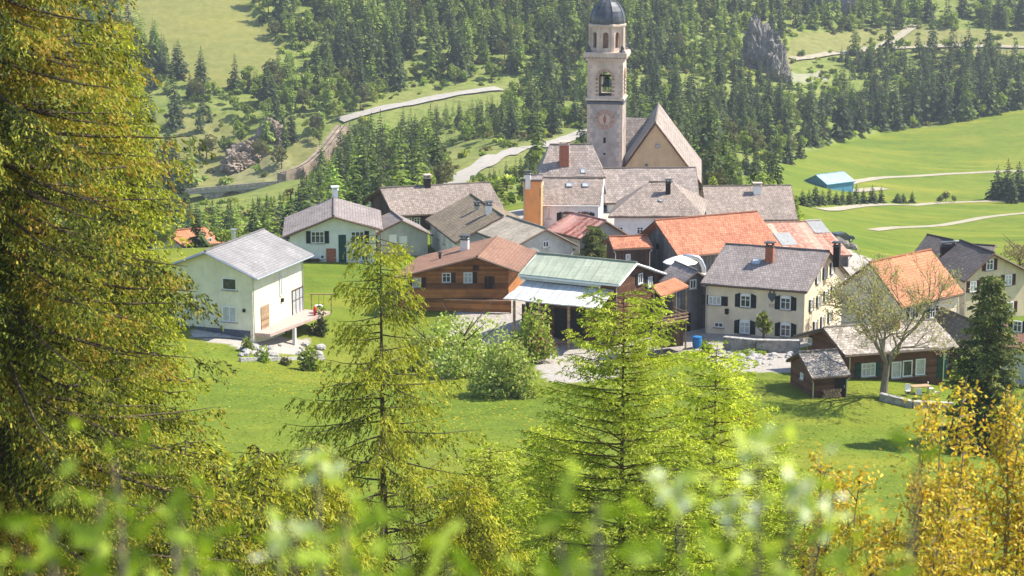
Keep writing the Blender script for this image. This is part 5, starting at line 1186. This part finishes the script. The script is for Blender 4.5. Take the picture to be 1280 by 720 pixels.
ns = [(18, 655, 5, 0), (75, 620, 4, 0), (118, 600, 3, 0), (165, 672, 5, 0), (228, 688, 4, 0), (290, 672, 4, 0), (345, 655, 3, 1), (392, 572, 1, 1), (405, 670, 4, 0), (470, 700, 3, 0), (545, 690, 3, 0), (620, 700, 4, 0), (700, 696, 3, 0), (765, 690, 3, 0),
      (850, 590, 1, 1), (868, 625, 2, 1), (905, 655, 4, 0), (945, 600, 2, 1), (972, 560, 1, 1), (985, 650, 4, 1), (1165, 575, 1, 0), (1030, 690, 3, 0)]
posn = ['at the far lower left corner', 'in front of the huge golden conifer', 'beside the lowest golden branches', 'low before the golden conifer pair', 'at the bottom below the slim golden conifer', 'bottom edge left of the hanging spruce', 'with a pale bud left of the hanging spruce', 'single stem with pale bud before the hanging spruce',
        'leafy at the foot of the hanging spruce', 'barely showing under the hanging spruce trunk', 'bottom edge right of the hanging spruce', 'bottom edge below the small larch', 'bottom edge left of the central larch trunk', 'bottom edge under the central larch trunk', 'single stem with pale blossom right of the central larch', 'pale blossoms low right of the central larch',
        'leafy clump below the lower larch', 'pair of stems with blossom before the lower larch', 'single tall stem with the whitest blossom', 'leafy with blossom right of the lower larch', 'single twig crossing the golden young trees', 'bottom edge left of the golden leaf trees']
for i, (px, top, n, bl) in enumerate(ns):
    near_shrub(px, 2.5 + (i % 4) * .25, top, n + (1 if n > 2 else 0), 600 + i, 'blurred close green twigs ' + posn[i], NG2 if bl else NG, .09 + .03 * n if n > 1 else .015, bl, .034)

# ---------------------------------------------------------------- meadow grass tufts
gr = np.random.default_rng(90); n = 36000; gy = gr.uniform(118, 186, n); gx = gr.uniform(-.27, .27, n) * gy
gz_ = []; fi = np.interp(gy, RD, np.arange(len(RD))); fu = (gx / (gy + 62) - UC[0]) / (UC[1] - UC[0]); i0 = np.clip(fi.astype(int), 0, len(RD) - 2); j0 = np.clip(fu.astype(int), 0, len(UC) - 2); a_ = fi - i0; b_ = fu - j0
gz_ = (GZ[i0, j0] * (1 - b_) + GZ[i0, j0 + 1] * b_) * (1 - a_) + (GZ[i0 + 1, j0] * (1 - b_) + GZ[i0 + 1, j0 + 1] * b_) * a_
st = gravel[i0, j0] | gravel[i0 + 1, j0 + 1]; pt = fbm(gx, gy, 22, 61) + fbm(gx, gy, 4, 71) * .8; keep = ~st & (gr.random(n) < np.clip(.55 + pt * 1.6, .05, 1)); gx, gy, gz_, pt = gx[keep], gy[keep], gz_[keep], pt[keep]; n = len(gx)
P = np.stack([gx, gy, gz_ + .025], 1); C = pal(gr, n, [(.17, .24, .02), (.22, .28, .025), (.12, .2, .02), (.26, .29, .04)], .25); fl = (pt > .12) & (gr.random(n) < .45); C = C * 1.25; C[fl] = np.array([.55, .48, .03]) * gr.uniform(.7, 1.1, (fl.sum(), 1))
V = quads(P, np.stack([gr.normal(0, 1, n), gr.normal(0, 1, n), gr.normal(0, .12, n)], 1), gr.uniform(.1, .28, n), gr.uniform(.08, .2, n), gr, unit(np.stack([gr.normal(0, .2, n), gr.normal(0, .2, n), np.ones(n)], 1)))
tag(mobj('meadow_grass', npmesh('meadow_grass', V, qf(n), M['leaf'], np.repeat(C, 4, 0))), 'tufts of lush grass and yellow flowers on the near meadow', 'grass', kind='stuff')

# ---------------------------------------------------------------- rock, walls, props
def rock_mesh(c, size, seed, sub=3, amp=.35):
    bm = bmesh.new(); bmesh.ops.create_icosphere(bm, subdivisions=sub, radius=1)
    for v in bm.verts:
        p = Vector((v.co.x * 1.3 + seed, v.co.y * 1.3, v.co.z * 1.3)); k = 1 + amp * mnoise.noise(p) + amp * .7 * (.35 - abs(mnoise.noise(p * 2.7))) + amp * .35 * mnoise.noise(p * 6.1) + amp * .25 * mnoise.noise(p * 13)
        v.co = Vector((v.co.x * size[0], v.co.y * size[1], v.co.z * size[2])) * k
    me = bpy.data.meshes.new('rock'); bm.to_mesh(me); bm.free(); return me
def rock(name, px, py, D, size, seed, label, cat, group=None, mat='stone', sub=2, rise=.3, amp=.35):
    p = hit(px, py, 120) if D is None else U(px, py, D); z = hgt(p[0], p[1]); me = rock_mesh(p, size, seed, sub, amp); me.materials.append(M[mat])
    return tag(mobj(name, me, loc=(p[0], p[1], z + size[2] * rise), rz=seed), label, cat, group)
CL = [('rock_cliff', 948, 100, 775, (6.5, 6, 12.5), 3, 'tall grey rock tower standing out of the forest right of the church', 4), ('rock_cliff', 972, 108, 760, (4, 5, 9), 9, 'narrow leaning rock rib on the right side of the grey rock tower', 4),
      ('rock_cliff', 1040, 30, 875, (8, 8, 13), 5, 'pale broken rock face high in the forest above the terrace path', 4), ('rock_cliff', 318, 218, 634, (6, 4, 4), 7, 'pale tan crag above the viaduct on the left', 4), ('rock_cliff', 340, 208, 640, (4, 4, 5), 8, 'pointed pale crag beside the rising gravel track', 4), ('rock_cliff', 296, 224, 628, (5, 5, 3.5), 12, 'low crag at the left end of the pale rocks', 4)]
for nm, px, py, D, sz, sd_, lb, sb_ in CL: rock(nm, px, py, D, sz, sd_, lb, 'cliff', mat='rock' if px > 600 else 'tanrock', sub=5, amp=.55)
for i in range(26):
    px, py = [(rnd.uniform(300, 352), rnd.uniform(424, 446)), (rnd.uniform(372, 402), rnd.uniform(426, 448))][i % 3 == 0]
    s_ = rnd.uniform(.18, .5); rock('garden_rock', px, py, None, (s_, s_ * rnd.uniform(.7, 1), s_ * .7), i + 20, 'pale boulder in the rock garden below the cream house', 'rock', 'pale boulders of the rock garden', 'concrete')
for i in range(46):
    px = rnd.uniform(893, 1004); py = rnd.uniform(440, 458) + (px - 893) * .03; s_ = rnd.uniform(.15, .42)
    rock('rubble_stone', px, py, None, (s_ * 1.2, s_, s_ * .7), i + 60, 'pale stone in the rubble bank below the shuttered house', 'rock', 'rubble stones below the shuttered house', 'concrete')
for i in range(40):
    f = rnd.random(); px = 985 + f * 75 + rnd.uniform(-8, 8); py = 256 + f * 38 + rnd.uniform(-5, 6); s_ = rnd.uniform(.4, 1.3); p = U(px, py, 285 - f * 20)
    rock('rubble_stone', px, py, 285 - f * 20, (s_ * 1.2, s_, s_ * .8), i + 120, 'brown grey boulder on the rubble slope beside the rusty roof', 'rock', 'boulders on the slope beside the rusty roof', 'rock')
# stone retaining wall before the shuttered house
def wall_run(name, pts, h_, th, mat, label, cat, base=-.6, cap=None):
    P = [np.array(hit(*p)) for p in pts]; root = empty(name, P[0], label, cat); mb = MB(P[0]); cb = MB(P[0])
    for a, b in zip(P[:-1], P[1:]):
        d = b - a; d[2] = 0; L = np.linalg.norm(d); d /= L; n = np.array([-d[1], d[0], 0]) * th / 2; za, zb = a[2], b[2]
        mb.prism([a - n + [0, 0, base], b - n + [0, 0, base], b - n + [0, 0, h_], a - n + [0, 0, h_]], n * 2); m = n * 1.25
        if cap: cb.prism([a - m + [0, 0, h_ + .004], b - m + [0, 0, h_ + .004], b - m + [0, 0, h_ + .1], a - m + [0, 0, h_ + .1]], m * 2)
    mb.build('wall', M[mat], root)
    if cap: cb.build('coping', M[cap], root)
    return root
wall_run('retaining_wall', [(905, 436), (945, 440), (1000, 441)], 1.1, .45, 'stone', 'grey stone retaining wall with flat coping before the shuttered house', 'wall', cap='concrete')
wall_run('garden_wall', [(300, 452), (345, 451), (385, 450), (405, 449)], .35, .3, 'concrete', 'low pale wall along the lawn under the rock garden', 'wall', -.8)
wall_run('retaining_wall', [(1100, 500), (1140, 510), (1190, 512)], .5, .4, 'concrete', 'pale terrace edge before the brown chalet', 'wall', -1, 'concrete')
# plank fence before the wooden chalet
def fence(pts, h_, label, mat='woodred', slat=3):
    P = [np.array(hit(*p)) for p in pts]; root = empty('plank_fence', P[0], label, 'fence'); mb = MB(P[0]); rl = MB(P[0])
    for a, b in zip(P[:-1], P[1:]):
        d = b - a; L = np.linalg.norm(d[:2]); n = max(1, int(L / 2.2)); u = d / L; u2 = np.array([u[0], u[1], 0]); nn = np.array([-u[1], u[0], 0])
        mb.prism([a + [0, 0, .1], b + [0, 0, .1], b + [0, 0, h_], a + [0, 0, h_]], nn * .05); rl.prism([a + [0, 0, h_ + .004], b + [0, 0, h_ + .004], b + [0, 0, h_ + .09], a + [0, 0, h_ + .09]], nn * .16)
        for k in range(n + 1):
            q = a + d * k / n + nn * .1; MB(P[0]).box((q[0], q[1], q[2] + h_ / 2 - .1), (.12, .12, h_ + .25), math.atan2(d[1], d[0])).build('fence_post', M['wooddark'], root)
    mb.build('boards', M[mat], root); rl.build('rail', M['woodpale'], root); return root
fence([(497, 388), (560, 390), (638, 392)], 1.25, 'reddish plank fence with pale rail in front of the wooden chalet')
# orange roofed pavilion
p = U(838, 392, 186); g_ = hgt(p[0], p[1]); pv_ = empty('pavilion', (p[0], p[1], g_), 'small open timber balcony pavilion with bright orange pitched roof', 'pavilion'); o_ = np.array([p[0], p[1], g_])
c1, c2, c3, c4 = U(827, 370, 184.5), U(861, 357, 186.5), U(844, 347, 188.5), U(815, 357, 186.5)
uvsolid('roof', [[c1, c2, c3, c4]], M['orange2'], pv_, o_, .18)
fz = c1[2] - 3.0
for q in (c1, c2, c3, c4):
    q2 = q * .88 + (c1 + c2 + c3 + c4) / 4 * .12; MB(o_).box((q2[0], q2[1], (q2[2] - .2 + g_ - .5) / 2), (.16, .16, q2[2] - .2 - g_ + .5)).build('post', M['woodpale'], pv_)
cc = (c1 + c2 + c3 + c4) / 4
flr = [np.array([q[0], q[1], fz]) * 1.0 for q in (c1, c2, c3, c4)]; MB(o_).prism(flr, (0, 0, .14)).build('floor', M['woodbrown'], pv_)
for a, b in ((flr[0], flr[1]), (flr[3], flr[0]), (flr[1], flr[2])):
    d = b - a; L = np.linalg.norm(d); u = d / L; m = MB(o_)
    for zz in (.35, .65, .98): m.box((a + b) / 2 + [0, 0, zz], (L, .05, .13), ax=(u, np.cross([0, 0, 1.], u), (0, 0, 1.)))
    m.build('railing', M['woodpale'], pv_)
tb = MB(o_); tb.box(cc * [1, 1, 0] + [0, 0, fz - 1.1], (2.2, 1.8, 2.0), .4); tb.build('storage_box', M['wooddark'], pv_)
# white parasol and bent hay pipe on the terrace behind
p = U(850, 338, 200); z0 = 4.4
mb = MB((p[0], p[1], hgt(p[0], p[1]))); mb.box((p[0], p[1], 2.0), (7, 4.5, 5.0), .15); tb_ = mb.build('roof_terrace', M['greyplaster']); tag(tb_, 'flat grey terrace block in front of the orange barn', 'terrace')
pr = empty('parasol', (p[0], p[1], 4.5), 'open round white parasol standing on the terrace before the orange barn', 'parasol'); o_ = np.array([p[0], p[1], 4.5])
MB(o_).lathe((p[0], p[1], 6.1), [(1.75, 0), (1.7, .05), (.9, .42), (.05, .72)], 10).build('canopy', M['frame'], pr); MB(o_).tube([(p[0], p[1], 4.5), (p[0], p[1], 6.8)], .04).build('pole', M['metal'], pr)
a0 = U(851, 322, 203); a1 = U(866, 321, 203); a2 = U(876, 326, 203); a3 = U(880, 340, 203)
tag(MB(a0).tube([a0, a0 * .5 + a1 * .5 + [0, 0, .1], a1, a1 * .35 + a2 * .65 + [0, 0, .15], a2, a2 * .4 + a3 * .6 + [.1, 0, 0], a3, a3 - [0, 0, 2.6]], .24, 10).build('hay_pipe', M['metal'], smooth=True), 'bent silvery hay blower pipe against the orange barn roof', 'pipe')
# cars
def car(px, py, D, rz, paint, label):
    p = hit(px, py, 120) if D is None else U(px, py, D); z = hgt(p[0], p[1]) + .02; r = empty('parked_car', (p[0], p[1], z), label, 'car', rz=rz)
    prof = [(-2.1, .35), (-2.12, .75), (-1.85, .95), (-1.55, 1.0), (-1.1, 1.42), (.45, 1.45), (1.15, .98), (1.95, .85), (2.12, .6), (2.1, .35)]
    MB().prism([(a, -.82, b) for a, b in prof], (0, 1.64, 0)).build('body', M[paint], r, loc=0, bev=.07)
    MB().prism([(a, -.835, b) for a, b in [(-1.3, 1.02), (-1.02, 1.34), (.38, 1.36), (.9, 1.02)]], (0, 1.67, 0)).build('side_windows', M['glass'], r, loc=0)
    MB().prism([(a, -.66, b) for a, b in [(.52, 1.43), (1.12, 1.02), (1.16, 1.03), (.56, 1.45)]], (0, 1.32, 0)).build('windscreen', M['glass'], r, loc=0)
    for sx in (-1.3, 1.3):
        for sy in (-.8, .8):
            w_ = MB().tube([(sx, sy - .1, .33), (sx, sy + .1, .33)], .33, 16).build('wheel', M['rubber'], r, loc=0); MB().tube([(sx, sy - .11, .33), (sx, sy + .11, .33)], .19, 10).build('rim', M['metal'], w_, loc=0)
    for sy in (-.6, .6): MB().box((2.08, sy, .66), (.1, .3, .14)).build('headlight', M['frame'], r, loc=0)
    return r
car(1051, 268, 292, .5, 'carpaint', 'dark car parked on the rubble bank beyond the rusty roof')
p = U(872, 402, 187); p[2] = hgt(p[0], p[1]); r = empty('rain_barrel', p, 'blue plastic rain barrel in the shade left of the shuttered house', 'barrel')
MB().lathe((0, 0, 0), [(.38, 0), (.45, .3), (.45, .75), (.4, 1.0)], 16).build('drum', M['bluepaint'], r, loc=0); MB().lathe((0, 0, 1.004), [(.43, 0), (.43, .05), (.3, .09)], 16).build('lid', M['bluepaint'], r, loc=0)
# log stacks, bin, garden things
def logs(px, py, n, rows_, rz, label, ln=1.0, D=None):
    p = hit(px, py, 120); r = empty('log_stack', p, label, 'log pile', rz=rz)
    for j in range(rows_):
        for i in range(n - (j % 2)):
            x_ = (i - n / 2) * .27 + (j % 2) * .135; z_ = .13 + j * .23; MB().tube([(x_, -ln / 2, z_), (x_, ln / 2, z_)], .128, 7).build('log', M['logend'], r, loc=0)
logs(690, 430, 7, 2, .5, 'low stack of cut logs beside the small bright green tree', 2.4); logs(650, 425, 5, 3, .2, 'higher stack of cut logs at the left of the gravel yard', 1.6)
logs(1040, 496, 6, 3, .28, 'firewood stacked before the little shed', .8)
def table_set(px, py, label, D=None):
    p = hit(px, py, 120); r = empty('garden_table', p, label, 'table'); MB().box((0, 0, .73), (1.6, .8, .05), .2).build('tabletop', M['woodpale'], r, loc=0)
    for a in (-.65, .65):
        for b in (-.3, .3): MB().box((a, b, .35), (.07, .07, .7), .0).build('leg', M['metal'], r, loc=0)
def chair_(px, py, rz, label, group):
    p = hit(px, py, 120); r = empty('garden_chair', p, label, 'chair', group, rz); MB().box((0, 0, .44), (.45, .45, .05)).build('seat', M['frame'], r, loc=0); MB().box((0, .22, .72), (.45, .04, .5)).build('backrest', M['frame'], r, loc=0)
    for a in (-.19, .19):
        for b in (-.19, .19): MB().box((a, b, .21), (.04, .04, .42)).build('leg', M['metal'], r, loc=0)
table_set(1150, 493, 'pale garden table on the terrace before the brown chalet')
for i, (a, b) in enumerate([(1135, 495), (1163, 492), (1148, 499), (1172, 497)]): chair_(a, b, i * 1.5, 'white garden chair on the terrace before the brown chalet', 'white chairs before the brown chalet')
# swing frame on the lawn
p = hit(402, 392, 150); r = empty('swing_frame', p, 'thin wooden swing frame on the lawn right of the cream house', 'swing')
for a in (-1, 1): MB().tube([(a, 0, 0), (a, 0, 2.0)], .06).build('post', M['woodpale'], r, loc=0)
MB().tube([(-1.15, 0, 2.0), (1.15, 0, 2.0)], .07).build('crossbar', M['woodpale'], r, loc=0); MB().box((0, 0, .5), (.6, .2, .04)).build('swing_seat', M['woodbrown'], r, loc=0)
for a in (-.25, .25): MB().tube([(a, 0, .5), (a, 0, 2.0)], .015, 4).build('rope', M['dark'], r, loc=0)
# viaduct and rail line on the left
def viaduct(x0, y0, D0, x1, y1, D1):
    A_, B_ = U(x0, y0, D0), U(x1, y1, D1); r = empty('viaduct', A_, 'grey stone viaduct with dark arches crossing the gorge at the left', 'viaduct'); d = B_ - A_; L = np.linalg.norm(d); u = d / L; n = np.cross(u, [0, 0, 1.]); n /= np.linalg.norm(n)
    MB(A_).prism([A_ - n * 2 - [0, 0, .9], B_ - n * 2 - [0, 0, .9], B_ - n * 2, A_ - n * 2], n * 4).build('deck', M['concrete'], r)
    MB(A_).prism([A_ + n * 2.0 + [0, 0, .0], B_ + n * 2.0, B_ + n * 2.0 + [0, 0, .9], A_ + n * 2.0 + [0, 0, .9]], n * .25).build('parapet', M['stone'], r)
    k = int(L / 9); m = MB(A_)
    for i in range(k): arch_panel(m, A_ * [1, 1, 0] + d * [1, 1, 0] * (i + .5) / k + n * 1.6, u * [1, 1, 0], n, L / k, A_[2] - 16, A_[2] + d[2] * (i + .5) / k - .95, L / k - 1.8, A_[2] - 16, A_[2] - 5.5, 3.2)
    m.build('arches', M['stone'], r)
viaduct(215, 240, 596, 362, 227, 606)
def track_wall(pts):
    P = [U(*p) for p in pts]; r = empty('rail_embankment', P[0], 'pale walled rail embankment rising out of the gorge right of the crags', 'embankment'); mb = MB(P[0]); t2 = MB(P[0])
    for a, b in zip(P[:-1], P[1:]):
        d = (b - a) * [1, 1, 0]; d /= np.linalg.norm(d); n = np.array([d[1], -d[0], 0])
        mb.prism([a + n * 2.2 - [0, 0, 2.6], b + n * 2.2 - [0, 0, 2.6], b + n * 2.2, a + n * 2.2], -n * 4.4)
        for o in (-.75, .75): t2.prism([a + n * o + [0, 0, .1], b + n * o + [0, 0, .1], b + n * o + [0, 0, .25], a + n * o + [0, 0, .25]], n * .12)
        mb.prism([a + n * 2.2, b + n * 2.2, b + n * 2.2 + [0, 0, .8], a + n * 2.2 + [0, 0, .8]], -n * .3)
    mb.build('embankment_wall', M['tanrock'], r); t2.build('rails', M['rubber'], r)
track_wall([(352, 217, 598), (372, 212, 602), (388, 203, 608), (402, 190, 614), (414, 175, 622), (428, 157, 634)])

# ---------------------------------------------------------------- haze between here and the far slope
hm = bpy.data.materials.new('haze'); hm.use_nodes = True; hn = hm.node_tree; hn.nodes.clear()
pv = hn.nodes.new('ShaderNodeVolumePrincipled'); pv.inputs['Color'].default_value = (.80, .88, 1, 1); pv.inputs['Density'].default_value = .00013; pv.inputs['Anisotropy'].default_value = .2
ho = hn.nodes.new('ShaderNodeOutputMaterial'); hn.links.new(pv.outputs[0], ho.inputs['Volume'])
zlo, zhi = float(GZ.min()) - 1, float(GZ.max()) + 30
hz = MB((0, 0, 0)).box((0, 830, (zlo + zhi) / 2), (1800, 1860, zhi - zlo)).build('haze', hm); tag(hz, 'thin bluish summer haze filling the valley', 'haze', kind='stuff')
